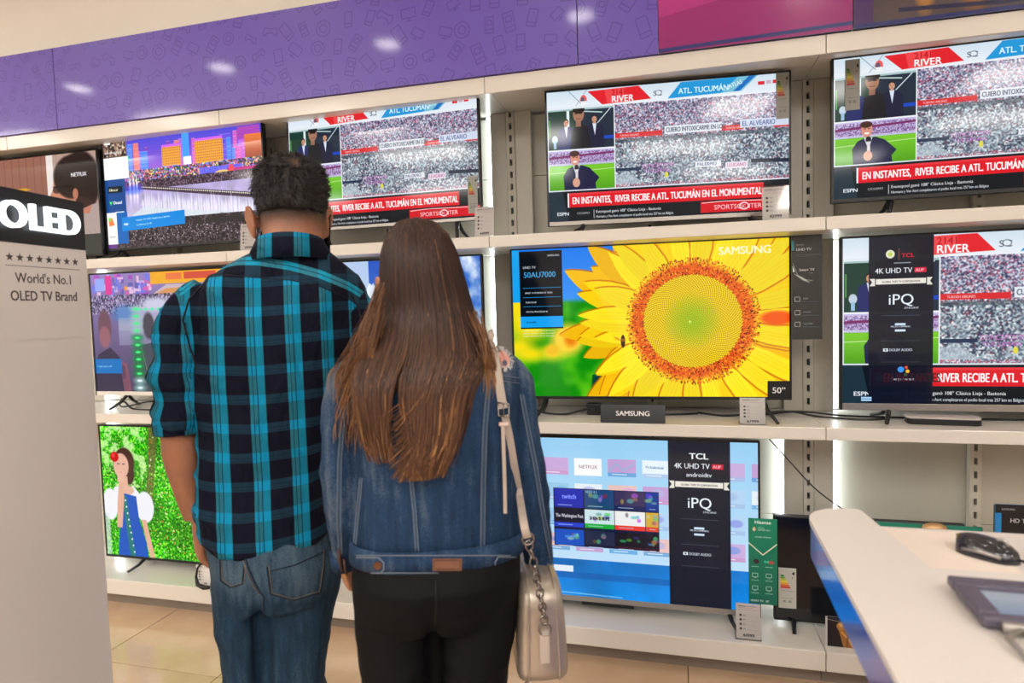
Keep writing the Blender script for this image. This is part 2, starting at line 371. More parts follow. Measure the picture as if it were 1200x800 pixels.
def promo_column(c, x, w, top, H, tcl_red=False):
    c.rect(x, top, w, H-top, (16, 20, 34), .955); m_ = x+w/2; u = w/230.
    if tcl_red:
        c.ell(m_-38*u, 70*u, 16*u, 17*u, (225, 225, 200)); c.ell(m_-38*u, 70*u, 8*u, 9*u, (190, 210, 90)); c.rect(m_-8*u, 48*u, 2, 46*u, (200, 60, 70)); c.text('TCL', m_+2*u, 84*u, 16*u, (225, 30, 50), .05, 1.15); y = 104*u
        c.rect(m_-25*u, 104*u, 60*u, 4*u, (150, 160, 170)); y = 146*u
    else:
        c.text('TCL', m_, 70*u, 24*u, (240, 245, 250), .06, 1.2, 'c'); y = 108*u; c.text('androidtv', m_, 140*u, 17*u, (235, 242, 250), .015, 1.05, 'c')
    c.text('4K UHD TV', m_-92*u, y, 22*u, (240, 246, 252), .02, .86); c.rect(m_+48*u, y-20*u, 42*u, 20*u, (210, 30, 62)); c.text('AUP', m_+52*u, y-4*u, 12*u, (250, 210, 215), .02, .95)
    y2 = y+ (34 if tcl_red else 64)*u
    c.poly([(x+2, y2-14*u), (x+24*u, y2-14*u), (x+24*u, y2+16*u), (x+2, y2+16*u), (x+12*u, y2)], (225, 222, 212)); c.poly([(x+w-2, y2-14*u), (x+w-24*u, y2-14*u), (x+w-24*u, y2+16*u), (x+w-2, y2+16*u), (x+w-12*u, y2)], (225, 222, 212))
    c.rect(x+26*u, y2-12*u, w-52*u, 22*u, (232, 228, 218)); c.line([(x+24*u, y2-16*u), (x+24*u, y2+16*u)], 2, (50, 50, 55)); c.line([(x+w-24*u, y2-16*u), (x+w-24*u, y2+16*u)], 2, (50, 50, 55)); c.text('GLOBAL TOP2 TV CORPORATION', m_, y2+4*u, 8*u, (110, 105, 100), .01, .8, 'c')
    y3 = y2+92*u; c.text('iPQ', m_, y3, 44*u, (235, 245, 255), .01, 1., 'c'); c.text('ENGINE', m_+14*u, y3+18*u, 8*u, (225, 235, 245), .02, 1.3)
    for q in (.0,): pass
    y4 = y3+88*u; c.line([(m_-70*u, y3+44*u), (m_+70*u, y3+44*u)], 1.5, (70, 84, 104)); c.rect(m_-20*u, y4-13*u, 38*u, 9*u, (205, 225, 240)); c.text('MICRO DIMMING', m_, y4+4*u, 7*u, (220, 232, 245), .03, .95, 'c'); c.rect(m_-20*u, y4+12*u, 38*u, 9*u, (205, 225, 240))
    y5 = y4+100*u; c.line([(m_-70*u, y4+58*u), (m_+70*u, y4+58*u)], 1.5, (70, 84, 104)); c.rect(m_-62*u, y5-11*u, 18*u, 12*u, (225, 235, 245)); c.rect(m_-56*u, y5-8*u, 6*u, 6*u, (30, 34, 50)); c.text('DOLBY AUDIO', m_-40*u, y5, 11*u, (225, 235, 245), .02, .82)
    c.line([(m_-70*u, y5+44*u), (m_+70*u, y5+44*u)], 1.5, (60, 74, 94))
    return y5
def scr_match_promo(base):
    c = Cv(base.w, base.h); c.a[:] = base.a
    promo_column(c, 80, 192, 0, c.h, True)
    c.ell(178, 446, 10, 10, (60, 150, 240)); c.ell(194, 439, 5, 5, (230, 80, 60)); c.ell(198, 452, 6, 6, (250, 190, 50)); c.ell(192, 464, 5, 5, (60, 170, 90)); c.text('Google Assistant', 183, 482, 8, (225, 235, 245), .02, .9, 'c')
    c.text('EN INSTANTES', 125, 488, 31, (60, 24, 30), .03, .6)
    c.rect(58, 540, 32, 14, (170, 215, 255)); c.rect(58, 546, 32, 2, (40, 60, 90))
    return c
def scr_sunflower():
    W, H = 1000, 562; c = Cv(W, H); S = W/1096.
    def q(x, y): return ((x-62)*S, (y-100+(x-62)*.045)*S*.985)
    c.vgrad(0, 0, W, 300, (20, 120, 235), (70, 160, 245)); c.vgrad(0, 215, W, 347, (150, 190, 40), (20, 120, 10))
    g = fnoise(300, 380, 70, 5); gg = np.clip((g-.4)*4, 0, 1)[..., None]
    r = c.a[200:562, 0:460]; gg = np.clip((fnoise(460, 362, 70, 5)-.4)*4, 0, 1)[..., None]; r[:] = np.array([.05, .55, .04])*(1-gg)+np.array([.35, .75, .08])*gg
    for (x, y, a, b) in ((15, 215, 55, 40), (70, 300, 60, 45), (30, 260, 40, 60), (60, 400, 60, 26), (20, 370, 50, 30), (150, 395, 45, 30), (10, 480, 30, 30)): c.ell(x, y, a, b, (245, 220, 20), soft=1.2)
    c.blur(0, 150, 460, 412, 7)
    c.ell(210, 345, 62, 58, (250, 210, 60), soft=.6); c.ell(222, 345, 24, 26, (235, 130, 20), soft=.9); c.ell(150, 385, 26, 22, (240, 190, 30), soft=.8)
    c.rect(300, 480, 130, 82, (10, 110, 20))
    cx, cy = q(795, 385); c.ell(330, 530, 30, 60, (5, 50, 60), soft=.6)
    rg = np.random.default_rng(3)
    c.rect(640, 0, 360, 562, (250, 205, 20))
    for lay in range(3):
        n = (30, 34, 30)[lay]
        for i in range(n):
            a = 2*pi*(i+.33*lay)/n+rg.normal(0, .05); L = (470, 430, 400)[lay]*rg.uniform(.88, 1.08); wd = (46, 40, 33)[lay]*rg.uniform(.85, 1.15); b = rg.normal(0, .1)
            if cos(a) > -.2: L *= 1.35
            pts = []; dx, dy = cos(a), sin(a)
            prof = ((.35, .55), (.5, .95), (.65, 1.05), (.78, .9), (.88, .6), (.95, .3), (1, 0))
            for t, ww in prof: pts.append((cx+dx*L*t-dy*(ww*wd+b*L*t*t), cy+dy*L*t+dx*(ww*wd+b*L*t*t)))
            for t, ww in prof[::-1]: pts.append((cx+dx*L*t-dy*(-ww*wd+b*L*t*t), cy+dy*L*t+dx*(-ww*wd+b*L*t*t)))
            col = [(248, 190, 14), (252, 212, 18), (255, 228, 34)][lay]; e = rg.uniform(.93, 1.03)
            sh = [(x+6*(-dy), y+6*dx) for x, y in pts]
            c.poly(sh, (206, 104, 6), .75); c.poly(pts, tuple(min(255, v*e) for v in col))
            for k in (-.45, -.1, .3): c.line([(cx+dx*L*t-dy*(k*wd+b*L*t*t), cy+dy*L*t+dx*(k*wd+b*L*t*t)) for t in (.4, .6, .82)], 1.5, (244, 176, 14), .6)
    c.ell(*q(1115, 365), 60, 26, (240, 90, 20), soft=.5)
    R = 272*S*.94
    c.ell(cx, cy, R*.93, R*.9, (226, 92, 22), soft=.1)
    for i in range(2600):
        a = rg.uniform(0, 2*pi); rr = R*(rg.uniform(.70, 1.02)**.9); col = [(235, 100, 20), (205, 50, 18), (250, 150, 30), (120, 20, 10), (60, 14, 12), (245, 190, 40)][rg.choice(6, p=[.3, .2, .2, .1, .1, .1])]
        x, y = cx+cos(a)*rr, cy+sin(a)*rr*.97; L = rg.uniform(2, 5); c.ell(x, y, L, 1.8, col, rot=a+rg.normal(0, .4), soft=.3)
    Ri = R*.745
    c.ell(cx, cy, Ri, Ri*.97, (190, 140, 12), soft=.03)
    n = 1900
    for i in range(n):
        rr = Ri*sqrt((i+.5)/n); a = i*2.39996; t = rr/Ri
        col = (lambda k: tuple((np.array((150, 215, 40))*(1-k)+np.array((252, 226, 40))*k)))(min(1, t*1.5))
        c.ell(cx+cos(a)*rr, cy+sin(a)*rr*.97, 3.0, 2.6, col, soft=.5)
    c.ell(cx, cy, Ri*.4, Ri*.38, (120, 190, 20), al=.3, soft=1); c.ell(cx-8, cy+2, 5, 5, (210, 240, 130), al=.8)
    c.ell(*q(520, 475), 8, 24, (60, 30, 10)); c.ell(*q(520, 470), 9, 6, (150, 90, 20)); c.ell(*q(497, 465), 14, 4, (225, 150, 40), rot=.5, al=.8)
    c.text('SAMSUNG', q(898, 0)[0], 50, 29, (252, 246, 205), .045, .98)
    c.rect(28, 6, 166, 296, (8, 14, 22)); c.rect(0, 0, 28, 200, (24, 160, 235)); c.rect(28, 255, 166, 42, (22, 160, 240))
    c.text('SAMSUNG', 138, 28, 7.5, (220, 230, 240), .04, 1); c.text('UHD TV', 42, 72, 10, (225, 232, 240), .03, 1); c.text('50AU7000', 44, 106, 22, (70, 175, 235), .005, .95)
    for y in (145, 181, 216): c.rect(40, y, 148, 2, (40, 140, 200))
    c.text('SMART TV POWERED BY TIZEN', 48, 168, 6.5, (225, 232, 240), .03, .85); c.text('PURCOLOR', 50, 204, 6.5, (225, 232, 240), .03, .9); c.text('CRYSTAL PROCESSOR 4K', 50, 240, 6.5, (225, 232, 240), .03, .85); c.text('50 AU7000', 50, 280, 6, (20, 60, 100), .02, 1)
    for y in (312, 322, 332): c.text('Imagenes simuladas a efectos ilustrativos', 36, y, 4.6, (225, 240, 225), .03, 1.2)
    return c
def scr_home():
    W, H = 1000, 562; c = Cv(W, H); c.vgrad(0, 0, W, 440, (150, 205, 240), (190, 222, 246)); c.vgrad(0, 430, W, 132, (20, 110, 190), (10, 130, 215))
    f = fnoise(W, 130, 120, 4)[..., None]; c.a[432:562] = c.a[432:562]*(.8+.4*f)
    xs = [401+116*(x-4) for x in range(11)]; rg = np.random.default_rng(4)
    tile = [(238, 242, 246), (198, 150, 205), (150, 195, 230), (232, 236, 244), (205, 165, 215), (240, 190, 180), (180, 210, 240)]
    for r_, y in enumerate((70, 160, 250, 340)):
        for i, x in enumerate(xs):
            col = tile[rg.integers(len(tile))]
            if (r_, i) == (0, 4): col = (244, 246, 248)
            if (r_, i) == (0, 3): col = (205, 160, 212)
            if (r_, i) == (0, 6): col = (240, 246, 252)
            c.rect(x, y, 95, 60, col, .85); c.rect(x, y+46, 95, 14, [(200, 150, 200), (90, 165, 220), (160, 190, 230)][rg.integers(3)], .8)
            if r_ > 0:
                c.ell(x+rg.uniform(30, 70), y+22, 22, 13, (rg.integers(90, 240), rg.integers(120, 220), 225), al=.7, soft=.4)
            c.rect(x+14, y+51, 50, 3, (240, 245, 250), .8)
    c.rect(401, 71, 95, 60, (246, 247, 248)); c.text('NETFLIX', 449, 106, 13, (160, 130, 140), .02, .95, 'c'); c.text('TV Audiovisual', 643, 98, 9, (90, 130, 170), .02, .8)
    c.line([(520, 112), (545, 85), (570, 108), (610, 82)], 5, (150, 180, 210))
    c.rect(240, 455, 150, 22, (225, 235, 245)); c.rect(300, 478, 500, 22, (20, 80, 160), .5); c.line([(0, 545), (560, 556)], 4, (180, 225, 250), .6)
    # pop-up block of channel tiles
    c.rect(325, 178, 361, 206, (18, 26, 60))
    T = [[(22, 40, 170), (30, 70, 120), (60, 50, 90), (16, 60, 150)], [(14, 16, 40), (200, 225, 230), (235, 235, 235), (210, 170, 60)], [(20, 80, 190), (30, 40, 70), (24, 22, 34), (30, 26, 40)]]
    X = [328, 434, 538, 642]; Y = [180, 250, 325]
    for j in range(3):
        for i in range(4):
            w = 102 if i < 3 else 42; c.rect(X[i], Y[j], w, 66 if j != 2 else 56, T[j][i])
            if (j, i) not in ((0, 0), (1, 0)):
                for _ in range(5): c.ell(X[i]+rg.uniform(.2, .8)*w, Y[j]+rg.uniform(12, 38), rg.uniform(4, 12), rg.uniform(4, 9), tuple(rg.integers(20, 240, 3)), al=.55, soft=.5)
            c.rect(X[i], Y[j]+50, w, 16 if j != 2 else 6, [[(22, 40, 170), (26, 74, 110), (30, 40, 90), (14, 50, 140)], [(30, 60, 200), (30, 170, 60), (230, 60, 50), (220, 70, 50)], [(20, 80, 190), (20, 24, 50), (60, 20, 40), (60, 20, 40)]][j][i])
            c.rect(X[i]+12, Y[j]+57, w*.5, 2.5, (190, 210, 240), .8)
    c.text('twitch', 380, 215, 17, (130, 150, 255), .06, .85, 'c'); c.text('The Washington Post', 380, 282, 13, (240, 242, 250), .03, .62, 'c'); c.text('SHEN IS BUPS', 485, 286, 12, (20, 30, 26), .05, .7, 'c'); c.text('MOVIES', 380, 355, 9, (90, 170, 240), .03, .8, 'c'); c.text('NEED 4 S', 438, 192, 9, (150, 190, 210), .02, .8)
    promo_column(c, 718, 197, 0, H)
    return c
def scr_city():
    W, H = 1000, 562; c = Cv(W, H, (90, 50, 120)); rg = np.random.default_rng(6)
    c.vgrad(0, 0, W, 220, (60, 60, 190), (160, 90, 190))
    for i in range(40):
        x = rg.uniform(90, 1000); w = rg.uniform(18, 50); h = rg.uniform(50, 160); col = [(90, 70, 200), (180, 90, 200), (230, 120, 90), (60, 130, 230), (210, 90, 170), (120, 60, 160)][rg.integers(6)]
        c.rect(x, 190-h, w, h, col, .8)
        for k in range(6): c.rect(x+2, 190-h+k*h/6, w-4, 2, (250, 220, 200), .4)
    for x, y, w, h in ((390, 70, 120, 95), (600, 60, 170, 110)):
        c.rect(x, y, w, h, (240, 150, 50)); c.rect(x, y-10, w, 12, (190, 90, 220))
        for i in range(int(w/12)):
            for j in range(int(h/13)): c.rect(x+4+i*12, y+4+j*13, 5, 8, (120, 60, 60), .8)
    c.rect(520, 0, 45, 150, (60, 140, 235)); c.rect(525, 130, 50, 40, (235, 225, 240)); c.rect(860, 20, 130, 60, (150, 60, 160)); c.vgrad(900, 60, 100, 160, (210, 110, 50), (120, 50, 50))
    c.noise(150, 170, 850, 70, 7, [(70, 50, 80), (150, 90, 130), (240, 190, 120), (90, 130, 220), (200, 70, 120), (50, 110, 80), (40, 30, 50)], blur=1)
    c.ell(150, 105, 24, 18, (20, 190, 110)); c.rect(620, 195, 260, 32, (90, 90, 250), .8); c.rect(790, 210, 200, 26, (170, 30, 110)); c.ell(815, 215, 16, 22, (245, 60, 70)); c.ell(760, 225, 40, 10, (250, 180, 90))
    c.noise(250, 225, 750, 70, 6, [(45, 30, 45), (70, 50, 60), (120, 100, 120), (30, 24, 34)], blur=2)
    c.vgrad(90, 270, 910, 170, (175, 165, 205), (205, 205, 215))
    n = fnoise(910, 170, 40, 9)[..., None]; c.a[270:440, 90:1000] = c.a[270:440, 90:1000]*.75+np.array([.45, .35, .6])*.25*n*1.6
    c.poly([(250, 250), (1000, 345), (1000, 372), (250, 270)], (60, 45, 60)); 
    for i in range(60): x = 250+i*12.6; c.ell(x, 258+(x-250)*.125, 4, 3, (250, 225, 200))
    for i in range(46):
        x = 250+i*15+rg.uniform(-3, 3); h = rg.uniform(50, 150)*(1-.25*abs(i-30)/30); y = 330+i*1.6
        if x < 960: c.ell(x, y+14, 6, h*.5, (240, 238, 246), al=.55, soft=.9)
    for x in (170, 195, 215): c.ell(x, 260, 7, 70, (240, 236, 248), al=.75, soft=.8)
    c.poly([(250, 360), (960, 440), (1000, 450), (1000, 470), (300, 470), (90, 440)], (190, 200, 205), .8)
    c.ell(40+150, 268, 60, 22, (40, 80, 220), al=.6, soft=.8)
    c.noise(60, 425, 940, 137, 8, [(40, 34, 34), (64, 54, 54), (30, 26, 30), (90, 76, 84)], blur=2)
    f = (fnoise(940, 60, 50, 2) > .52)[..., None]; 
    for i in range(26): x = rg.uniform(180, 980); c.ell(x, 440+rg.uniform(0, 22), rg.uniform(14, 34), rg.uniform(10, 24), (44, 40, 40), soft=.5)
    for i in range(120): c.ell(rg.uniform(120, 990), rg.uniform(470, 530), 2, 2, (225, 205, 235))
    # left side column and blue caption
    c.rect(0, 0, 160, 92, (90, 70, 64)); c.noise(6, 6, 148, 80, 9, [(60, 48, 44), (140, 110, 96), (200, 180, 160), (30, 24, 24)], blur=2); c.rect(12, 8, 40, 16, (235, 235, 240)); c.rect(10, 62, 110, 10, (220, 220, 220), .5)
    c.rect(0, 92, 166, 112, (235, 232, 228)); c.rect(0, 204, 136, 330, (16, 62, 126))
    c.rect(18, 240, 98, 34, (10, 26, 34)); c.text('Filtra.ar', 26, 264, 13, (225, 225, 180), .04, 1.1); c.text('Dexel', 50, 332, 16, (230, 240, 235), .04, 1.1); c.poly([(22, 318), (44, 318), (33, 338)], (60, 210, 80))
    c.rect(60, 375, 80, 165, (14, 86, 160)); c.rect(60, 372, 60, 5, (200, 215, 230)); c.rect(0, 375, 66, 165, (222, 220, 214)); c.poly([(10, 420), (34, 400), (50, 440), (14, 446)], (225, 110, 60)); c.rect(10, 400, 16, 20, (120, 190, 70)); c.rect(12, 500, 40, 4, (120, 120, 120))
    c.poly([(100, 405), (515, 392), (515, 462), (100, 476)], (8, 118, 196)); c.text('Canales TV UHD: Regístrese y disfrute', 196, 428, 9, (190, 225, 250), .01, 1.15, rot=-.03); c.text('su televisor en 4K.', 196, 452, 9, (190, 225, 250), .01, 1.15, rot=-.03); c.text('4000', 112, 446, 12, (225, 240, 250), .04, .9)
    c.a = np.clip(c.a*1.12+.03, 0, 1)
    return c
def scr_netflix():
    W, H = 1000, 562; c = Cv(W, H, (150, 100, 84)); 
    for i in range(12): c.rect(300+i*46, 0, 4, 470, (120, 76, 64)); c.vgrad(304+i*46, 0, 40, 470, (160, 108, 90), (140, 92, 78), .7)
    c.rect(0, 0, 700, 470, (150, 100, 84), .25); c.rect(700, 0, 40, 300, (235, 225, 220)); c.rect(740, 0, 260, 470, (205, 190, 180), .6)
    c.poly([(280, 110), (420, 150), (520, 210), (440, 225), (300, 190), (230, 130)], (195, 185, 165)); c.poly([(400, 175), (560, 168), (600, 180), (470, 200), (500, 300), (470, 290), (420, 200)], (214, 160, 40)); c.poly([(300, 160), (380, 300), (420, 330), (300, 330)], (70, 60, 58))
    # man in profile looking left
    c.ell(900, 160, 115, 170, (44, 32, 30)); c.ell(880, 300, 90, 60, (60, 40, 36)); c.ell(800, 215, 70, 130, (205, 138, 112)); c.ell(850, 130, 110, 120, (44, 32, 30)); c.poly([(735, 185), (705, 240), (735, 250)], (205, 138, 112)); c.ell(800, 315, 60, 48, (92, 62, 52), soft=.4)
    c.ell(865, 225, 16, 30, (190, 120, 96)); c.rect(735, 175, 120, 9, (25, 22, 24)); c.ell(755, 195, 24, 20, (40, 34, 34), al=.7); c.text('NETFLIX', 845, 130, 22, (245, 245, 250), .04, .8)
    c.poly([(740, 500), (770, 400), (850, 330), (960, 290), (1000, 285), (1000, 500)], (178, 158, 152)); c.poly([(850, 335), (960, 290), (940, 340)], (196, 124, 100)); 
    for k in range(5): c.line([(800+k*40, 420), (850+k*36, 480)], 5, (158, 136, 130), .6)
    c.rect(0, 452, W, 110, (62, 62, 58)); c.rect(640, 470, 70, 90, (110, 108, 100)); c.rect(735, 500, 50, 60, (40, 40, 40))
    return c
def scr_street():
    W, H = 1000, 562; c = Cv(W, H); c.vgrad(0, 0, W, H, (150, 130, 190), (70, 60, 90)); rg = np.random.default_rng(8)
    for i in range(60):
        x, y = rg.uniform(0, 560), rg.uniform(0, 100); c.rect(x, y, rg.uniform(14, 60), rg.uniform(10, 36), [(225, 90, 170), (110, 120, 230), (200, 180, 235), (170, 70, 190), (240, 200, 230), (90, 90, 180)][rg.integers(6)], .8)
    c.rect(40, 20, 90, 60, (150, 170, 240)); c.rect(140, 8, 60, 90, (225, 60, 150)); c.ell(330, 70, 14, 10, (245, 160, 50), soft=.5)
    c.rect(560, 0, 440, 56, (240, 170, 40)); c.rect(700, 8, 140, 30, (235, 120, 70)); c.rect(860, 6, 140, 32, (210, 80, 60)); c.poly([(520, 120), (700, 60), (1000, 60), (1000, 130), (560, 140)], (200, 180, 190)); c.poly([(560, 110), (700, 78), (900, 74), (1000, 90), (800, 110)], (214, 150, 90))
    c.noise(0, 100, W, 90, 7, [(60, 56, 90), (120, 110, 150), (200, 190, 215), (40, 40, 66), (160, 140, 190)], blur=1, al=.85)
    c.vgrad(240, 160, 760, 180, (175, 170, 205), (130, 125, 160)); c.ell(300, 190, 110, 40, (60, 120, 190), al=.7, soft=.7); c.rect(250, 210, 520, 60, (160, 165, 190), .6); c.ell(600, 150, 140, 30, (200, 200, 225), soft=.8)
    c.ell(110, 250, 62, 80, (110, 74, 92), soft=.25); c.ell(104, 300, 52, 52, (150, 96, 108), soft=.3); c.poly([(0, 420), (40, 380), (150, 350), (240, 400), (300, 480), (300, 562), (0, 562)], (52, 44, 72)); c.poly([(230, 400), (300, 430), (330, 562), (260, 562)], (140, 80, 100), .8)
    c.ell(520, 250, 52, 62, (70, 66, 80), soft=.3); c.poly([(360, 562), (370, 400), (430, 340), (560, 330), (660, 380), (690, 562)], (64, 74, 86)); c.line([(440, 350), (510, 520)], 7, (120, 130, 120), .8)
    for i, y in enumerate(range(170, 560, 34)):
        g = (60, 235, 130) if y < 500 else (225, 235, 245); c.ell(410, y, 52, 17, (10, 140, 60) if y > 290 and y < 500 else (150, 200, 190), al=.75, soft=1); c.ell(410, y, 24, 6, g, soft=.7)
    for x in (440, 500, 560, 620): c.ell(x, 172, 16, 7, (90, 230, 170), soft=.8)
    c.rect(0, 405, 250, 70, (0, 112, 190)); c.text('Tu mejor compra con 4K', 14, 445, 10, (170, 215, 245), .01, 1)
    c.rect(250, 440, 30, 60, (60, 50, 80), .5)
    ix = np.arange(W)/.62; ix = np.where(ix >= W, 2*W-2-ix, ix).astype(int); c.a = c.a[:, np.clip(ix, 0, W-1)].copy()
    return c
def scr_mountain():
    W, H = 1000, 562; c = Cv(W, H); c.vgrad(0, 0, W, H, (20, 80, 190), (120, 170, 225)); f = fnoise(W, H, 150, 12, 5)[..., None]; k = np.clip((f-.46)*6, 0, 1); c.a = (c.a*(1-k)+np.array([.92, .95, .99])*k).astype(np.float32)
    c.poly([(300, 562), (420, 200), (470, 90), (520, 120), (600, 260), (700, 400), (760, 562)], (90, 120, 170)); c.poly([(420, 200), (470, 90), (520, 120), (560, 190), (500, 170), (470, 230), (440, 190)], (220, 230, 245)); c.poly([(700, 562), (900, 440), (1000, 400), (1000, 562)], (50, 70, 120)); c.noise(300, 480, 700, 82, 8, [(50, 70, 110), (110, 130, 170), (210, 190, 190)], blur=2, al=.6)
    c.blur(0, 0, W, H, 1); c.vgrad(0, 0, 470, 562, (238, 246, 250), (228, 238, 248), .72); c.poly([(330, 562), (400, 330), (450, 190), (490, 90), (540, 150), (600, 300), (600, 562)], (120, 140, 175), .55); c.poly([(440, 200), (490, 90), (530, 150), (500, 210), (480, 170)], (230, 236, 245), .8)
    return c
def scr_forest():
    W, H = 1000, 562; c = Cv(W, H); rg = np.random.default_rng(10)
    c.noise(0, 0, W, H, 6, [(20, 150, 10), (70, 200, 20), (10, 100, 5), (130, 230, 50), (40, 180, 10), (200, 245, 120)], [.28, .24, .18, .1, .16, .04], blur=1)
    f = fnoise(W, H, 90, 13)[..., None]; c.a = np.clip(c.a*(.6+.9*f), 0, 1).astype(np.float32)
    L = c.a[:260, :230]; g = np.clip((fnoise(230, 260, 26, 14)-.45)*6, 0, 1)[..., None]; L[:] = L*(1-g*.75)+np.array([.88, 1, .72])*g*.75
    c.poly([(250, 0), (300, 0), (270, 200), (255, 330), (215, 330), (240, 160)], (120, 90, 60), .65); c.poly([(380, 60), (440, 50), (410, 200), (420, 320), (390, 320)], (190, 200, 180), .55); c.poly([(560, 300), (620, 300), (660, 562), (590, 562)], (70, 80, 10), .6)
    for i in range(500): c.ell(rg.uniform(240, 720), rg.uniform(40, 560), rg.uniform(2, 5), rg.uniform(2, 5), [(240, 250, 200), (210, 110, 40), (20, 90, 10), (150, 240, 60)][rg.integers(4)], al=.85)
    # woman in a blue dress and white blouse
    c.ell(118, 155, 52, 64, (70, 40, 34)); c.ell(140, 200, 26, 50, (70, 40, 34)); c.ell(100, 170, 40, 54, (228, 178, 156)); c.rect(84, 215, 46, 50, (226, 176, 152)); c.ell(68, 132, 22, 22, (205, 16, 24)); c.ell(62, 126, 8, 10, (240, 60, 60))
    c.rect(80, 160, 14, 4, (60, 30, 28)); c.rect(106, 160, 14, 4, (60, 30, 28)); c.ell(95, 200, 9, 5, (200, 30, 50))
    c.poly([(20, 330), (60, 262), (160, 258), (200, 300), (190, 340), (40, 350)], (238, 238, 245)); c.ell(32, 340, 40, 70, (240, 240, 246)); c.ell(212, 345, 46, 68, (238, 238, 246)); c.ell(120, 275, 40, 22, (228, 178, 156))
    c.poly([(60, 562), (75, 440), (80, 300), (110, 290), (170, 300), (178, 400), (210, 500), (215, 562)], (8, 84, 190)); c.poly([(95, 300), (118, 300), (150, 562), (122, 562)], (20, 120, 120)); 
    for i in range(9): c.ell(112+i*4, 320+i*28, 4, 4, (235, 240, 235))
    c.poly([(60, 440), (70, 330), (84, 240), (98, 215), (112, 240), (104, 330), (88, 440)], (226, 174, 150)); 
    for k in range(4): c.poly([(76+k*9, 240), (80+k*8, 185+abs(k-1.5)*5), (86+k*8, 185+abs(k-1.5)*5), (86+k*9, 240)], (232, 184, 160))
    c.poly([(190, 400), (215, 400), (250, 562), (225, 562)], (226, 174, 150)); c.rect(0, 380, 24, 182, (225, 230, 236), .7)
    return c
# ------------------------------------------------------------------ materials of the room and the fittings
M = {}
M['wall'] = mat('cream_paint', rgb(236, 230, 220), .85, bump=(60, .05, .002))
M['ceil'] = mat('ceiling_paint', rgb(238, 235, 230), .9)
M['shelf'] = mat('white_shelf_enamel', rgb(225, 219, 210), .32, coat=.2, bump=(300, .03, .0005))
M['back'] = mat('grey_back_panel', rgb(188, 184, 170), .42, vary=(3, .03))
M['post'] = mat('post_enamel', rgb(200, 195, 182), .35)
M['slot'] = mat('slot_shadow_metal', rgb(40, 42, 44), .7)
M['kick'] = mat('taupe_plinth', rgb(140, 128, 118), .5)
M['bezel'] = mat('black_plastic', rgb(16, 18, 22), .35)
M['silver'] = mat('silver_plastic', rgb(170, 165, 160), .3, metal=.7)
M['black'] = mat('black_rubber', rgb(14, 14, 16), .45)
M['white'] = mat('white_card', rgb(238, 234, 230), .5)
M['acrylic'] = mat('clear_acrylic', (1, 1, 1), .05, trans=1)
def led_mat(name, col, s):
    m = mat(name, (.8, .8, .8), .4, emit=col, es=s); return m
M['led'] = led_mat('cool_light_strip', (.86, .97, 1), 7.5)
M['panel'] = led_mat('ceiling_panel_light', (1, .96, .905), PANEL_W)
M['spot'] = led_mat('downlight_lens', (1, .955, .895), 34)
def img_mat(name, cv, emit=0, rough=.4, coat=0, spec=.5):
    m = mat(name, (0, 0, 0) if emit else (.8, .8, .8), rough, coat=coat, spec=spec); nt = m.node_tree; b = nt.nodes['Principled BSDF']
    t = nt.nodes.new('ShaderNodeTexImage'); t.image = cv.image(name); t.extension = 'EXTEND'
    uv = nt.nodes.new('ShaderNodeUVMap'); nt.links.new(uv.outputs[0], t.inputs[0])
    if emit:
        b.inputs['Emission Strength'].default_value = emit; nt.links.new(t.outputs[0], b.inputs['Emission Color'])
    else: nt.links.new(t.outputs[0], b.inputs['Base Color'])
    return m
def sheet(name, w, h, m, parent, y=0, x=0, z=0, t=.0012, front=True, rz=0):
    """thin printed sheet, w x h, centred at x, bottom at z, its printed face (image) towards -y; carries its own uv"""
    vs = [(x-w/2, y, z), (x+w/2, y, z), (x+w/2, y, z+h), (x-w/2, y, z+h), (x-w/2, y+t, z), (x+w/2, y+t, z), (x+w/2, y+t, z+h), (x-w/2, y+t, z+h)]
    me = bpy.data.meshes.new(name); me.from_pydata(vs, [], [(0, 1, 2, 3), (5, 4, 7, 6), (4, 0, 3, 7), (1, 5, 6, 2), (3, 2, 6, 7), (4, 5, 1, 0)])
    uv = me.uv_layers.new(name='UVMap'); q = [(0, 0), (1, 0), (1, 1), (0, 1)]
    for i, l in enumerate(uv.data): l.uv = q[i] if i < 4 else (.01, .01)
    o = link(name, me, m, parent); return o

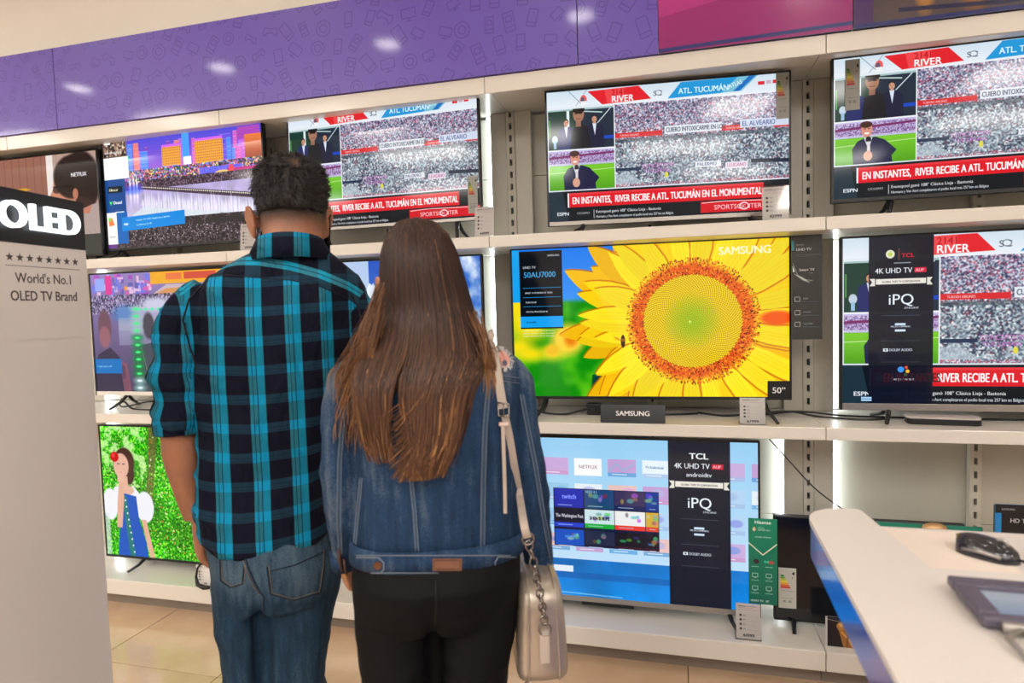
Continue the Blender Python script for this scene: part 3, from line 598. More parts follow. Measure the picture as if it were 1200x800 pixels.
# ------------------------------------------------------------------ room shell
XL, XR, YB, H = -8.5, 6.5, -8.5, 3.4
struct('wall_back', MB().box(XL, XR, .46, .56, 0, H), M['wall'])
struct('wall_bulkhead', MB().box(XL, XR, .06, .455, 2.795, H), M['wall'])
struct('wall_left', MB().box(XL-.1, XL, YB, .56, 0, H), M['wall'])
struct('wall_right', MB().box(XR, XR+.1, YB, .56, 0, H), M['wall'])
struct('wall_front', MB().box(XL, XR, YB-.1, YB, 0, H), M['wall'])
struct('ceiling', MB().box(XL, XR, YB, .46, H, H+.1), M['ceil'])
fl = struct('floor', MB().box(XL, XR, YB, .56, -.05, -.004), mat('tile_grout', rgb(120, 100, 84), .8))
def tile_mat():
    m = mat('polished_beige_tile', rgb(212, 182, 150), .13, coat=.3)
    nt = m.node_tree; b = nt.nodes['Principled BSDF']; tc = nt.nodes.new('ShaderNodeTexCoord'); n = nt.nodes.new('ShaderNodeTexNoise')
    oi = nt.nodes.new('ShaderNodeObjectInfo'); ad = nt.nodes.new('ShaderNodeVectorMath'); ad.operation = 'ADD'
    nt.links.new(tc.outputs['Object'], ad.inputs[0]); nt.links.new(oi.outputs['Random'], ad.inputs[1])
    n.inputs['Scale'].default_value = 5; n.inputs['Detail'].default_value = 6; nt.links.new(ad.outputs[0], n.inputs[0])
    cr = nt.nodes.new('ShaderNodeValToRGB'); cr.color_ramp.elements[0].position = .3; cr.color_ramp.elements[1].position = .75
    cr.color_ramp.elements[0].color = (*rgb(206, 174, 142), 1); cr.color_ramp.elements[1].color = (*rgb(220, 192, 162), 1)
    nt.links.new(n.outputs[0], cr.inputs[0]); nt.links.new(cr.outputs[0], b.inputs['Base Color']); return m
M['tile'] = tile_mat()
T = .62; tb = MB().box(.002, T-.002, .002, T-.002, -.004, 0, .0015); tme = tb.mesh('tile'); tme.materials.append(M['tile'])
for i in range(-9, 6):
    for j in range(-5, 2):
        x, y = .045+i*T-.001, -.385+j*T
        if y > .1 or y+T < -3.2: continue
        o = bpy.data.objects.new('floor_tile', tme); C.objects.link(o); o.parent = fl; o.location = (x, y, 0)
# ceiling lights: square panels further back, round downlights along the aisle
def ceiling_panel(label, x, y, w, d, grp=None):
    t = empty('ceiling_light', (x, y, H)); tag(t, label, 'ceiling light', grp)
    MB().box(-w/2, w/2, -d/2, d/2, -.012, 0).build('diffuser', M['panel'], t)
    a, b = w/2+.03, d/2+.03
    MB().box(-a, a, -b, -d/2, -.02, 0).box(-a, a, d/2, b, -.02, 0).box(-a, -w/2, -d/2, d/2, -.02, 0).box(w/2, a, -d/2, d/2, -.02, 0).build('frame', M['shelf'], t)
for x, y in ((1.33, -3.67), (2.8, -3.73), (-3.2, -3.08), (-4.65, -2.78)):
    ceiling_panel('square lit ceiling panel mirrored in the upper row of screens', x, y, .6, .6, 'square ceiling panels')
for x, y in ((1.07, -5.2), (-3.2, -4.4), (-.9, -4.4), (3.4, -5.3), (-5.6, -4.6), (-.9, -6.2), (-3.9, -6.4), (2.0, -6.8), (-6.3, -6.6), (4.8, -3.6), (-6.8, -2.8)):  # wide panels out of view, mostly added for overall light
    ceiling_panel('wide unseen ceiling panel further back, added for overall light', x, y, 1.2, .6, 'wide ceiling panels')
lens = MB().prism([(.085*cos(a*pi/12), .085*sin(a*pi/12)) for a in range(24)], -.01, -.001).mesh('lens')
rim = MB().torus((0, 0, -.004), .095, .01, n=24).mesh('rim')
for x in (-4.76, -3.36, -1.96, -.56, .84, 2.24):
    t = empty('downlight', (x, -1.8, H)); tag(t, 'round recessed downlight in the ceiling over the aisle', 'ceiling light', 'downlights over the aisle')
    link('lens', lens, M['spot'], t); link('rim', rim, M['silver'], t)
for x in (-4.9, -3.5, -2.1, -.7, .7, 2.1):
    t = empty('downlight', (x, -.78, H)); tag(t, 'round recessed downlight in the ceiling close to the shelf wall', 'ceiling light', 'downlights along the shelf wall')
    link('lens', lens, M['spot'], t); link('rim', rim, M['silver'], t)

# ------------------------------------------------------------------ wall shelving
SEAMS = [-4.50, -3.24, -1.98, -.72, .54, 1.80]
ZU, ZM, ZB, ZTOP = 1.767, 1.003, .16, 2.337; DEP = .44
def upright(parent, x, z0, z1, y=.36, w=.04):
    mb = MB().box(x-w/2, x-.006, y, y+.03, z0, z1).box(x+.006, x+w/2, y, y+.03, z0, z1); z = z0
    while z < z1: mb.box(x-.006, x+.006, y, y+.03, z, min(z+.027, z1)); z += .055
    mb.build('upright', M['post'], parent); MB().box(x-.009, x+.009, y+.024, y+.029, z0, z1).build('slot_shade_strip', M['slot'], parent)  # dark strip behind the rungs puts the slots' shade into colour
desc = ['white shelving bay at the far left behind the lit totem', 'white shelving bay of the city-night screen and the forest screen', 'white shelving bay behind the couple, with the mountain screen on it',
        'white shelving bay carrying the big sunflower screen', 'white shelving bay at the right with an empty lower back panel']
LED = {1: ('mL', 'bL'), 2: ('tR', 'mR'), 3: ('bR',), 4: ('mL', 'bL')}
for k in range(5):
    x0, x1 = SEAMS[k], SEAMS[k+1]; t = empty('shelving_unit', ((x0+x1)/2, 0, 0)); a, b = -(x1-x0)/2, (x1-x0)/2
    tag(t, desc[k], 'shelving', 'wall shelving bays')
    g = .0012
    for z0, z1 in ((.165, .54), (.542, .955), (1.006, 1.36), (1.362, 1.72), (1.77, 2.08), (2.082, 2.36)):
        for xa, xb in ((a, 0), (0, b)): MB().box(xa+.001, xb-.001, .41, .43, z0, z1, .002).build('back_panel', M['back'], t)
    for z in (ZU, ZM): MB().box(a+g, b-g, 0, DEP-.03, z-.047, z, .003).build('shelf', M['shelf'], t)
    MB().box(a+g, b-g, 0, DEP-.03, .083, ZB, .004).build('base_shelf', M['shelf'], t)
    MB().box(a+g, b-g, .08, .10, 0, .083).build('plinth', M['kick'], t)
    MB().box(a+g, b-g, .0, .015, ZTOP, 2.403, .002).box(a+g, b-g, .015, .40, 2.37, 2.403).build('cornice', M['shelf'], t)
    for zz in ((ZB, ZM-.047), (ZM, ZU-.047), (ZU, 2.37)):
        upright(t, 0, zz[0]+.001, zz[1]-.001, y=.377)
        upright(t, a+.011, zz[0]+.001, zz[1]-.001)
        for xa, xb in ((a-.085, a-.010), (a+.032, a+.108)):
            if k == 0 and xa < a: continue
            MB().box(xa, xb, .362, .38, zz[0]+.001, zz[1]-.001, .003).build('post_cover', M['post'], t)
    for code in LED.get(k, ()):
        z0, z1 = {'t': (ZU, 2.37), 'm': (ZM, ZU-.047), 'b': (ZB, ZM-.047)}[code[0]]
        xx = a+.118 if code[1] == 'L' else b-.098
        MB().box(xx-.006, xx+.006, .372, .405, z0+.01, z1-.01).build('light_strip', M['led'], t)

# ------------------------------------------------------------------ header signage above the shelves
def doodles(w, h, base, line, seed):
    c = Cv(w, h, base); rg = random.Random(seed); sp = 42
    for j in range(int(h/sp)+2):
        for i in range(int(w/sp)+2):
            x = i*sp+rg.uniform(-7, 7)+(j % 2)*sp/2; y = j*sp+rg.uniform(-6, 6); a = rg.uniform(-.7, .7); k = rg.randrange(6); L = rg.uniform(.85, 1.15)*15
            ca, sa = cos(a), sin(a); P = lambda q: [(x+u*ca*L-v*sa*L, y+u*sa*L+v*ca*L) for u, v in q]; lw = 1.7
            if k in (0, 1, 3): q = [(-.55, -1), (.55, -1), (.55, 1), (-.55, 1), (-.55, -1)]; c.line(P(q), lw, line); c.line(P([(-.55, .55), (.55, .55)]), lw, line)
            if k == 1: c.line(P([(-.3, -.6), (.3, -.6), (.3, 0), (-.3, 0), (-.3, -.6)]), lw, line)
            if k == 2: q = [(cos(t)*.9, sin(t)*.9) for t in np.linspace(0, 2*pi, 14)]; c.line(P(q), lw, line); c.line(P([(u*.5, v*.5) for u, v in q]), lw, line)
            if k == 4: c.line(P([(-1, .2), (-.8, -.5), (-.2, -.35), (.2, -.35), (.8, -.5), (1, .2), (.7, .5), (.35, .1), (-.35, .1), (-.7, .5), (-1, .2)]), lw, line)
            if k == 5: c.line(P([(-.8, -.6), (.8, -.6), (.8, .4), (-.8, .4), (-.8, -.6)]), lw, line); c.line(P([(-.4, .75), (.4, .75)]), lw, line); c.line(P([(0, .4), (0, .75)]), lw, line)
    return c
hs = empty('header_sign', (0, 0, 2.405)); tag(hs, 'long glossy header board printed purple and magenta above the shelves', 'sign')
PUR, PLN = (104, 82, 184), (84, 62, 160)
for k, (x0, x1) in enumerate([(-4.5, -2.898), (-2.894, -.340), (-.336, -.036)]):
    c = doodles(int((x1-x0)*440), 170, PUR, PLN, 3+k)
    o = sheet('sign_panel', x1-x0, .385, img_mat('purple_doodle_print', c, rough=.36, coat=.4), hs, y=-.012, x=(x0+x1)/2, t=.02)
cm = Cv(300, 180, (190, 40, 130)); cm.vgrad(0, 0, 300, 180, (218, 76, 158), (160, 30, 124)); cm.poly([(0, 120), (300, 70), (300, 180), (0, 180)], (136, 20, 104), .5); cm.line([(0, 176), (300, 170)], 6, (40, 50, 120))  # print with its upper magenta brightened to hold a reflected glow
sheet('sign_panel', .655, .385, img_mat('magenta_print_with_glow', cm, rough=.2, coat=.7), hs, y=-.012, x=.2935, t=.02)
cq = Cv(700, 170, (70, 58, 62)); f = fnoise(700, 170, 90, 21)[..., None]; cq.a = (cq.a*(.6+.9*f)).astype(np.float32); cq.rect(0, 0, 26, 170, (64, 26, 96))
for x, y, a, b, col in ((150, 80, 60, 70, (110, 96, 100)), (95, 110, 14, 50, (190, 130, 60)), (160, 120, 20, 46, (150, 90, 40)), (210, 90, 70, 60, (60, 60, 80)), (330, 60, 90, 60, (90, 80, 96))): cq.ell(x, y, a, b, col, al=.8, soft=.5)
cq.line([(120, 120), (170, 60), (210, 110)], 8, (160, 150, 160)); cq.line([(60, 150), (200, 158), (300, 150), (420, 120)], 6, (20, 26, 70)); cq.poly([(280, 160), (420, 110), (700, 60), (700, 170)], (24, 110, 180)); cq.line([(0, 168), (300, 168)], 7, (20, 34, 110))
sheet('sign_panel', 1.6, .385, img_mat('dark_picture_print', cq, rough=.2, coat=.7), hs, y=-.012, x=1.426, t=.02)
MB().box(-4.5, 2.226, .009, .05, 0, .385).build('backing_board', M['shelf'], hs)

# ------------------------------------------------------------------ televisions
def energy_cv(x=0):
    c = Cv(120, 230, (196, 194, 184)); c.rect(0, 0, 120, 10, (200, 205, 205)); c.poly([(92, 26), (108, 20), (108, 40), (92, 34)], (20, 20, 20))
    for i, col in enumerate([(40, 130, 60), (110, 170, 60), (190, 200, 50), (240, 220, 40), (240, 170, 40), (225, 100, 40), (205, 50, 40)]):
        c.poly([(14, 40+i*11), (34+i*7, 40+i*11), (40+i*7, 45+i*11), (34+i*7, 50+i*11), (14, 50+i*11)], col)
    c.rect(20, 130, 80, 2, (120, 120, 120)); c.rect(44, 142, 30, 16, (190, 190, 190)); c.rect(20, 172, 80, 2, (120, 120, 120)); c.rect(30, 184, 20, 14, (150, 150, 150)); c.rect(66, 184, 22, 14, (150, 150, 150)); c.text('F', 92, 60, 10, (20, 20, 20), .05)
    return c
M['energy'] = img_mat('energy_label_print', energy_cv(), rough=.45)
ec = energy_cv(); ec.a = ec.a*.72+np.array([.02, .02, .02]); M['energy_film'] = img_mat('translucent_label_print', ec, rough=.5)
def screen_mat(name, cv, e=1.04): return img_mat(name, cv, emit=e, rough=.085, spec=.34)
def television(label, x, y, z, w, h, m, yaw=0, chin=.012, chin_m=None, legs=(), legh=.04, bez=.008, energy=None, leg_len=.15, leg_m=None):
    t = empty('television', (x, y, z), yaw); tag(t, label, 'television', 'televisions on the wall shelves')
    th = .028
    MB().box(-w/2, w/2, .006, th, 0, h, .004).box(-w*.32, w*.32, th, th+.035, h*.08, h*.55, .012).build('casing', M['bezel'], t)
    MB().box(-w/2, -w/2+bez, 0, .006, 0, h).box(w/2-bez, w/2, 0, .006, 0, h).box(-w/2+bez, w/2-bez, 0, .006, h-bez, h).build('bezel', M['bezel'], t)
    MB().box(-w/2+bez, w/2-bez, -.001, .006, 0, chin, .001).build('chin', chin_m or M['bezel'], t)
    me = bpy.data.meshes.new('screen'); a, b, c, d = -w/2+bez, w/2-bez, chin, h-bez
    me.from_pydata([(a, .003, c), (b, .003, c), (b, .003, d), (a, .003, d)], [], [(0, 1, 2, 3)]); uv = me.uv_layers.new(name='UVMap')
    for l, q in zip(uv.data, [(0, 0), (1, 0), (1, 1), (0, 1)]): l.uv = q
    link('screen', me, m, t)
    for lx in legs:
        s = 1 if lx > 0 else -1
        MB().tube([(lx, .012, .004), (lx+s*.01, -.02, -legh*.45), (lx+s*.03, -leg_len*.5, -legh+.006)], [.011, .009, .007], n=6, flat=.8).tube([(lx, .012, .004), (lx+s*.01, .05, -legh*.45), (lx+s*.03, .11, -legh+.006)], [.011, .009, .007], n=6, flat=.8).build('leg', leg_m or M['bezel'], t, smooth=True)
    if energy:
        ex, ez, ew, eh = energy; sheet('energy_label', ew, eh, M['energy_film'], t, y=-.0012, x=ex, z=ez, t=.0008)
    return t
m_match = scr_match(); MM = screen_mat('match_broadcast_picture', m_match)
tvE = television('television showing a bearded man in profile, beside the lit totem head', -3.405, .15, 1.80, 1.12, .545, screen_mat('profile_man_picture', scr_netflix()), chin=.012, legs=(-.4, .4), legh=.033)
tvD = television('television showing a night city with fountains, above the man’s left shoulder', -2.345, .15, 1.822, .99, .572, screen_mat('night_fountain_picture', scr_city()), yaw=-.045, legs=(-.41, .41), legh=.055)
tvC = television('television showing the match broadcast, between the heads of the couple', -1.267, .15, 1.855, .955, .552, MM, yaw=-.03, chin=.014, chin_m=M['silver'], legs=(-.3, .36), legh=.088, energy=(.44, .03, .045, .16))
tvA = television('television showing the match broadcast, on the upper shelf right above the sunflower screen', -.019, .15, 1.805, .957, .553, MM, yaw=.085, chin=.017, chin_m=M['silver'], legs=(-.33, .33), legh=.038, energy=(.447, .37, .048, .175))
tvB = television('television showing the match broadcast, at the upper right corner of the wall', 1.075, .15, 1.833, .965, .54, MM, yaw=-.01, chin=.014, legs=(-.28, .38), legh=.066, energy=(-.412, .34, .05, .185))
tvF = television('television showing a crowded street with a blue caption, left of the man', -2.395, .15, 1.072, 1.11, .638, screen_mat('street_crowd_picture', scr_street()), chin=.02, chin_m=M['shelf'], legs=(-.36, .36), legh=.069)
tvG = television('television showing a snowy peak and blue sky, behind the woman’s head', -1.315, .15, 1.072, 1.03, .638, screen_mat('mountain_picture', scr_mountain()), legs=(-.4, .4), legh=.069)
tvH = television('big television showing a yellow sunflower close-up', -.107, .15, 1.078, 1.122, .645, screen_mat('sunflower_picture', scr_sunflower()), yaw=.035, legs=(-.42, .455), legh=.075, leg_len=.25)
tvI = television('television with a dark specification column over the match broadcast', 1.19, .15, 1.045, 1.135, .66, screen_mat('match_with_column_picture', scr_match_promo(m_match)), chin=.026, chin_m=M['silver'], legs=(-.40, .40), legh=.042, leg_m=M['bezel'])
tvJ = television('television showing a woman in a blue dress in a green forest, on the base shelf', -2.325, .15, .205, 1.25, .71, screen_mat('forest_woman_picture', scr_forest()), legs=(-.38, .4), legh=.045)
tvK = television('television showing a pale blue menu of tiles, on the base shelf right of the woman', -.29, .13, .205, 1.24, .715, screen_mat('menu_tiles_picture', scr_home()), chin=.022, chin_m=M['silver'], legs=(-.42, .5), legh=.045)
MB().box(-.1, .12, -.004, .004, -.012, 0).build('sensor_bar', M['bezel'], tvK)
c50 = Cv(120, 110, (10, 12, 14)); c50.text('50”', 60, 72, 36, (235, 235, 235), .03, 1.05, 'c')
sheet('size_sticker', .082, .074, img_mat('size_sticker_print', c50), tvH, y=-.0015, x=.512, z=.002, t=.0008)

# small dark television and the cards around it
tvS = empty('television', (.72, .17, .18)); tag(tvS, 'small switched-off television with an energy label, beside the green card', 'television', 'televisions on the wall shelves')
MB().box(-.335, .335, .004, .03, 0, .432, .004).box(-.2, .2, .03, .06, .05, .25, .01).build('casing', M['bezel'], tvS)
MB().box(-.327, .327, .002, .004, .012, .424).build('screen', mat('dark_screen_glass', rgb(14, 16, 22), .12, coat=.5), tvS)
for s in (-1, 1): MB().tube([(s*.26, .01, .006), (s*.27, -.06, -.018)], [.01, .007], n=6).tube([(s*.26, .01, .006), (s*.27, .09, -.018)], [.01, .007], n=6).build('leg', M['bezel'], tvS)
sheet('energy_label', .066, .165, M['energy'], tvS, y=-.0005, x=-.285, z=.055, t=.001)

def card_stand(label, x, y, z, w, h, cv, group, yaw=0, tilt=.12, kind='price_card'):
    t = empty(kind, (x, y, z), yaw); tag(t, label, 'price card' if kind == 'price_card' else 'card', group)
    Mx = Matrix.Rotation(-tilt, 4, 'X')
    o = sheet('paper', w*.94, h*.94, img_mat('price_print', cv, rough=.5), t, y=.001, z=h*.03, t=.0008); o.rotation_euler.x = -tilt
    MB().box(-w/2, w/2, -.002, -.0002, 0, h, M=Mx).box(-w/2, w/2, -.002, .05, 0, .002).build('holder', M['acrylic'], t)
    return t
def price_cv(num):
    c = Cv(150, 210, (236, 232, 230)); c.rect(16, 14, 44, 5, (120, 110, 115)); c.rect(64, 14, 60, 4, (170, 165, 170)); c.rect(16, 24, 90, 3, (190, 185, 190)); c.rect(12, 36, 126, 2, (210, 170, 185))
    for i in range(4): c.ell(28, 70+i*27, 7, 8, (40, 34, 40)); c.rect(42, 68+i*27, 16, 3, (120, 120, 125)); c.rect(42, 76+i*27, 90, 1.5, (205, 200, 205))
    c.text(num, 75, 198, 19, (30, 26, 30), .05, 1.1, 'c'); return c
G = 'price cards in clear holders on the shelves'
card_stand('price card in a clear holder by the man’s left ear', -1.885, .03, ZU, .085, .128, price_cv('39999'), G, .1)
card_stand('price card in a clear holder at the upper shelf seam, right of the woman', -.749, .03, ZU, .088, .13, price_cv('44999'), G)
card_stand('price card in a clear holder below the corner of the upper middle television', .376, .03, ZU, .096, .13, price_cv('42999'), G)
card_stand('price card in a clear holder under the corner of the sunflower television', .292, .03, ZM, .096, .105, price_cv('67999'), G)
card_stand('price card in a clear holder on the base shelf in front of the green card', .272, .03, ZB, .095, .142, price_cv('44999'), G)
t = empty('brand_plate', (-.156, .012, ZM)); tag(t, 'dark plate with white brand lettering under the sunflower television', 'sign')
c = Cv(400, 110, (28, 30, 34)); c.vgrad(0, 0, 400, 110, (52, 54, 58), (24, 26, 30)); c.text('SAMSUNG', 200, 66, 30, (240, 240, 240), .04, 1.12, 'c')
Mx = Matrix.Rotation(-.2, 4, 'X'); o = sheet('plate', .252, .072, img_mat('brand_plate_print', c, rough=.35), t, t=.004, y=0, z=.001); o.rotation_euler.x = -.2
MB().box(-.12, .12, .004, .045, 0, .003).build('foot', M['black'], t)
# tall dark card at the pillar
c = Cv(160, 620, (20, 22, 26)); c.rect(0, 30, 14, 60, (20, 130, 150)); c.text('Samsung', 26, 60, 8, (170, 180, 190), .01, 1); c.text('UHD TV', 24, 92, 16, (215, 222, 228), .01, 1); c.line([(24, 116), (150, 118)], 2, (90, 96, 100)); c.line([(24, 124), (120, 126)], 2, (70, 74, 80))
c.text('Smart TV', 40, 212, 15, (225, 228, 230), .01, 1); c.text('Tizen', 90, 228, 8, (150, 150, 155), 0, 1); c.poly([(4, 175), (18, 215), (8, 218)], (225, 235, 230)); c.poly([(10, 225), (60, 250), (100, 285), (60, 268)], (190, 205, 195), .8); c.line([(5, 160), (30, 230), (60, 262), (110, 270)], 3, (200, 215, 210), .7)
for i, y in enumerate((380, 460, 530)): c.line([(18, y-14), (44, y-14), (44, y+12), (18, y+12), (18, y-14)], 3, (170, 178, 182)); c.text(('HDR', 'Purcolor', 'Smart Hub')[i], 62, y, 9, (160, 175, 190), .01, .9); c.line([(62, y+14), (140, y+16)], 2, (60, 90, 120))
t = sheet('specification_card', .108, .398, img_mat('dark_card_print', c, rough=.22, coat=.4), None, t=.003); t.location = (.505, .19, 1.32); tag(t, 'tall dark specification card in glossy film on the post by the sunflower television', 'card')
t.location = (.50, .125, 1.319)
# green card
c = Cv(170, 560, (18, 128, 100)); c.vgrad(0, 0, 170, 560, (22, 138, 106), (10, 104, 84)); c.text('Hisense', 85, 34, 22, (235, 242, 240), .03, 1.02, 'c'); c.ell(34, 70, 10, 14, (220, 200, 160)); c.text('QATAR 2022', 56, 78, 9, (220, 230, 225), .04, 1.05); c.text('OFFICIAL', 56, 64, 7, (220, 230, 225), .03, 1); c.text('OFFICIAL SPONSOR', 85, 124, 8, (220, 235, 228), .02, 1, 'c')
c.line([(0, 160), (85, 236)], 7, (225, 225, 205)); c.line([(85, 236), (170, 160)], 7, (225, 225, 205)); c.ell(46, 280, 16, 16, (60, 30, 50)); c.text('FHD', 92, 288, 16, (60, 230, 190), .04, .8); c.ell(134, 282, 18, 12, (200, 70, 60), al=.8)
for i, y in enumerate((372, 456)):
    for x in (38, 120): c.line([(x-16, y-14), (x+16, y-14), (x+16, y+10), (x-16, y+10), (x-16, y-14)], 3, (200, 225, 215)); c.line([(x-8, y+16), (x+8, y+16)], 3, (200, 225, 215))
for y in (312, 402, 486): c.rect(16, y, 44, 4, (150, 200, 185)); c.rect(98, y, 44, 4, (150, 200, 185))
c.text('SMART TV   32"', 10, 545, 14, (230, 240, 235), .03, .86)
t = sheet('promotional_card', .106, .345, img_mat('green_card_print', c, rough=.4), None, t=.003); t.location = (.335, .105, .272); tag(t, 'tall green promotional card with white lettering, beside the menu television', 'card')
# trophy card: a golden cup drawn on black
c = Cv(200, 230, (26, 22, 30)); c.line([(0, 20), (200, 60)], 3, (200, 200, 210)); c.poly([(0, 0), (10, 0), (10, 230), (0, 230)], (190, 190, 195)); c.ell(96, 70, 40, 42, (176, 124, 60)); c.ell(84, 58, 16, 16, (225, 185, 110), soft=.8); c.poly([(66, 96), (130, 96), (160, 230), (92, 230)], (160, 104, 46)); c.line([(80, 110), (120, 170), (140, 225)], 10, (214, 164, 84)); c.line([(124, 104), (112, 160), (110, 225)], 7, (110, 66, 26))
t = sheet('picture_card', .135, .115, img_mat('gold_cup_print', c, rough=.3), None, t=.002); t.location = (.615, .045, ZB+.001); tag(t, 'small dark picture card of a golden cup on the base shelf edge', 'card')
# small card behind the man's hand
# ------------------------------------------------------------------ counter at the right
def round_poly(pts, r, seg=6):
    out = []
    for i, (x, y, rr) in enumerate([(p[0], p[1], p[2] if len(p) > 2 else r) for p in pts]):
        P = Vector((x, y)); A = Vector(pts[i-1][:2]); B = Vector(pts[(i+1) % len(pts)][:2]); u = (A-P).normalized(); v = (B-P).normalized()
        ang = u.angle(v); d = rr/math.tan(ang/2); 
        if rr <= 0: out.append((x, y)); continue
        c = P+(u+v).normalized()*(rr/sin(ang/2)); a0 = P+u*d-c; a1 = P+v*d-c
        t0 = atan2(a0.y, a0.x); t1 = atan2(a1.y, a1.x); dt = (t1-t0+pi) % (2*pi)-pi
        for k in range(seg+1): t = t0+dt*k/seg; out.append((c.x+rr*cos(t), c.y+rr*sin(t)))
    return out
ct = empty('service_counter', (0, 0, 0)); tag(ct, 'white service counter with a glossy blue edge at the lower right', 'counter')
M['ctop'] = mat('white_laminate', rgb(218, 211, 203), .4, vary=(8, .01))
def blue_edge():
    m = mat('glossy_blue_edge', rgb(24, 84, 205), .16, coat=.7); nt = m.node_tree; b = nt.nodes['Principled BSDF']
    tc = nt.nodes.new('ShaderNodeTexCoord'); sp = nt.nodes.new('ShaderNodeSeparateXYZ'); nt.links.new(tc.outputs['Object'], sp.inputs[0])
    mr = nt.nodes.new('ShaderNodeMapRange'); mr.inputs[1].default_value = -2.1; mr.inputs[2].default_value = -1.3; nt.links.new(sp.outputs['Y'], mr.inputs[0])
    cr = nt.nodes.new('ShaderNodeValToRGB'); e = cr.color_ramp.elements; e[0].position = 0; e[0].color = (*rgb(110, 96, 190), 1); e[1].position = 1; e[1].color = (*rgb(24, 82, 196), 1)
    for p, q in ((.42, rgb(88, 80, 180)), (.47, rgb(24, 82, 196))): k = e.new(p); k.color = (*q, 1)
    nt.links.new(mr.outputs[0], cr.inputs[0]); nt.links.new(cr.outputs[0], b.inputs['Base Color']); return m
M['cblue'] = blue_edge()
slab = round_poly([(.212, -1.325, .07), (.300, -1.325, .012), (.322, -1.56, .0), (1.6, -1.56, 0), (1.6, -2.9, 0), (.165, -2.9, 0)], 0)
MB().prism(slab, 1.112, 1.12).build('raised_top', M['ctop'], ct)
ins = [(x+.0015*(1 if x < .25 else -1), y-.0015) for x, y in slab]
MB().prism(ins, 1.058, 1.112).build('edge_band', M['cblue'], ct)
MB().box(.324, 1.6, -1.5585, -1.315, 1.072, 1.09, .002).build('lower_top', M['ctop'], ct)
MB().box(.62, 1.5, -2.8, -1.45, 0, 1.058, .004).build('body', M['cblue'], ct)
MB().box(.328, .46, -1.50, -1.33, 1.0902, 1.0912).build('paper_sheet', mat('cream_paper', rgb(232, 218, 204), .7), ct)
def mouse(x, y, z, rz, label):
    t = empty('computer_mouse', (x, y, z), rz); t.scale = (.8, .8, .8); tag(t, label, 'mouse', 'computer mice on the counter')
    mb = MB(); secs = []
    N = 14
    for i in range(N+1):
        u = i/N; X = -.05+.1*u; w = .031*(max(0, 1-abs(2*u-1)**3.2)**.5)+.001; h = .034*(max(0, 1-abs((u-.42)/.60)**2.4))**.6+.003
        secs.append((X, w, h))
    vs = []; fs = []; n = 16
    for X, w, h in secs:
        for k in range(n):
            a = pi*k/(n-1); vs.append((X, w*cos(a), h*sin(a)**.8))
    for i in range(N):
        for k in range(n-1): a = i*n+k; fs.append((a, a+1, a+1+n, a+n))
    fs += [tuple(range(n))[::-1], tuple(N*n+k for k in range(n))]; fs += [(i*n, (i+1)*n, (i+1)*n+n-1, i*n+n-1) for i in range(N)]
    mb.add(vs, fs).build('body', mat('glossy_black_shell', rgb(34, 34, 38), .25, coat=.5), t, smooth=.8)
    MB().torus((.022, 0, .029), .008, .0035, M=Matrix.Rotation(pi/2, 4, 'X'), n=14).build('scroll_wheel', M['silver'], t, smooth=True)
    for s in (-1, 1): MB().tube([(-.03, s*.0275, .012), (0, s*.0305, .016), (.03, s*.027, .012)], [.003, .0045, .003], n=6).build('side_strip', M['silver'], t, smooth=True)
    MB().tube([(.05, 0, .008), (.075, .006, .004), (.11, 0, .003), (.18, -.02, .003)], .0022, n=6).build('cord', M['black'], t, smooth=True)
    return t
mouse(.442, -1.425, 1.0902, radians(-42), 'glossy black computer mouse on the lower desk of the counter')
mouse(.585, -1.375, 1.0902, radians(-30), 'second dark mouse at the right picture edge, beside the specification box')
# signature terminal
tt = empty('payment_tablet', (.44, -1.755, 1.1202), radians(-2)); tag(tt, 'dark framed tablet terminal with a pale screen on the counter', 'tablet')
M['tab'] = mat('dark_violet_plastic', rgb(88, 82, 98), .45)
Mx = Matrix.Rotation(radians(2), 4, 'X')
MB().box(-.13, .15, .103, .125, .003, .015, .003, M=Mx).box(-.13, .15, .026, .040, .003, .015, .003, M=Mx).box(-.13, -.108, .04, .103, .003, .015, .003, M=Mx).box(.128, .15, .04, .103, .003, .015, .003, M=Mx).box(-.125, .145, .03, .12, 0, .006, .002, M=Mx).build('frame', M['tab'], tt)
c = Cv(240, 100, (200, 206, 214)); c.vgrad(0, 30, 240, 70, (190, 200, 212), (150, 170, 195)); c.poly([(40, 30), (240, 26), (240, 70), (70, 76)], (90, 130, 180), .8); c.line([(50, 52), (240, 46)], 4, (60, 100, 160)); c.ell(190, 80, 40, 8, (130, 110, 180), al=.5)
s = sheet('display', .236, .063, img_mat('tablet_picture', c, emit=.6, rough=.2), tt, t=.002); s.rotation_euler.x = -pi/2+radians(2); s.location = (.01, .04, .010)
MB().tube([(-.115, .020, .010), (.15, .020, .010)], .006, n=8).build('metal_edge', M['silver'], tt, smooth=True)
cb = MB().tube([(-.10, .018, .010), (-.118, .0, .008), (-.115, -.03, .004), (-.07, -.08, .004), (-.01, -.12, .004), (.1, -.19, .004)], .0035, n=8).tube([(-.085, .018, .010), (-.088, .002, .008), (-.07, -.02, .004), (-.02, -.05, .004), (.06, -.09, .004), (.14, -.13, .004)], .003, n=8)
cb.build('cable', M['silver'], tt, smooth=True)
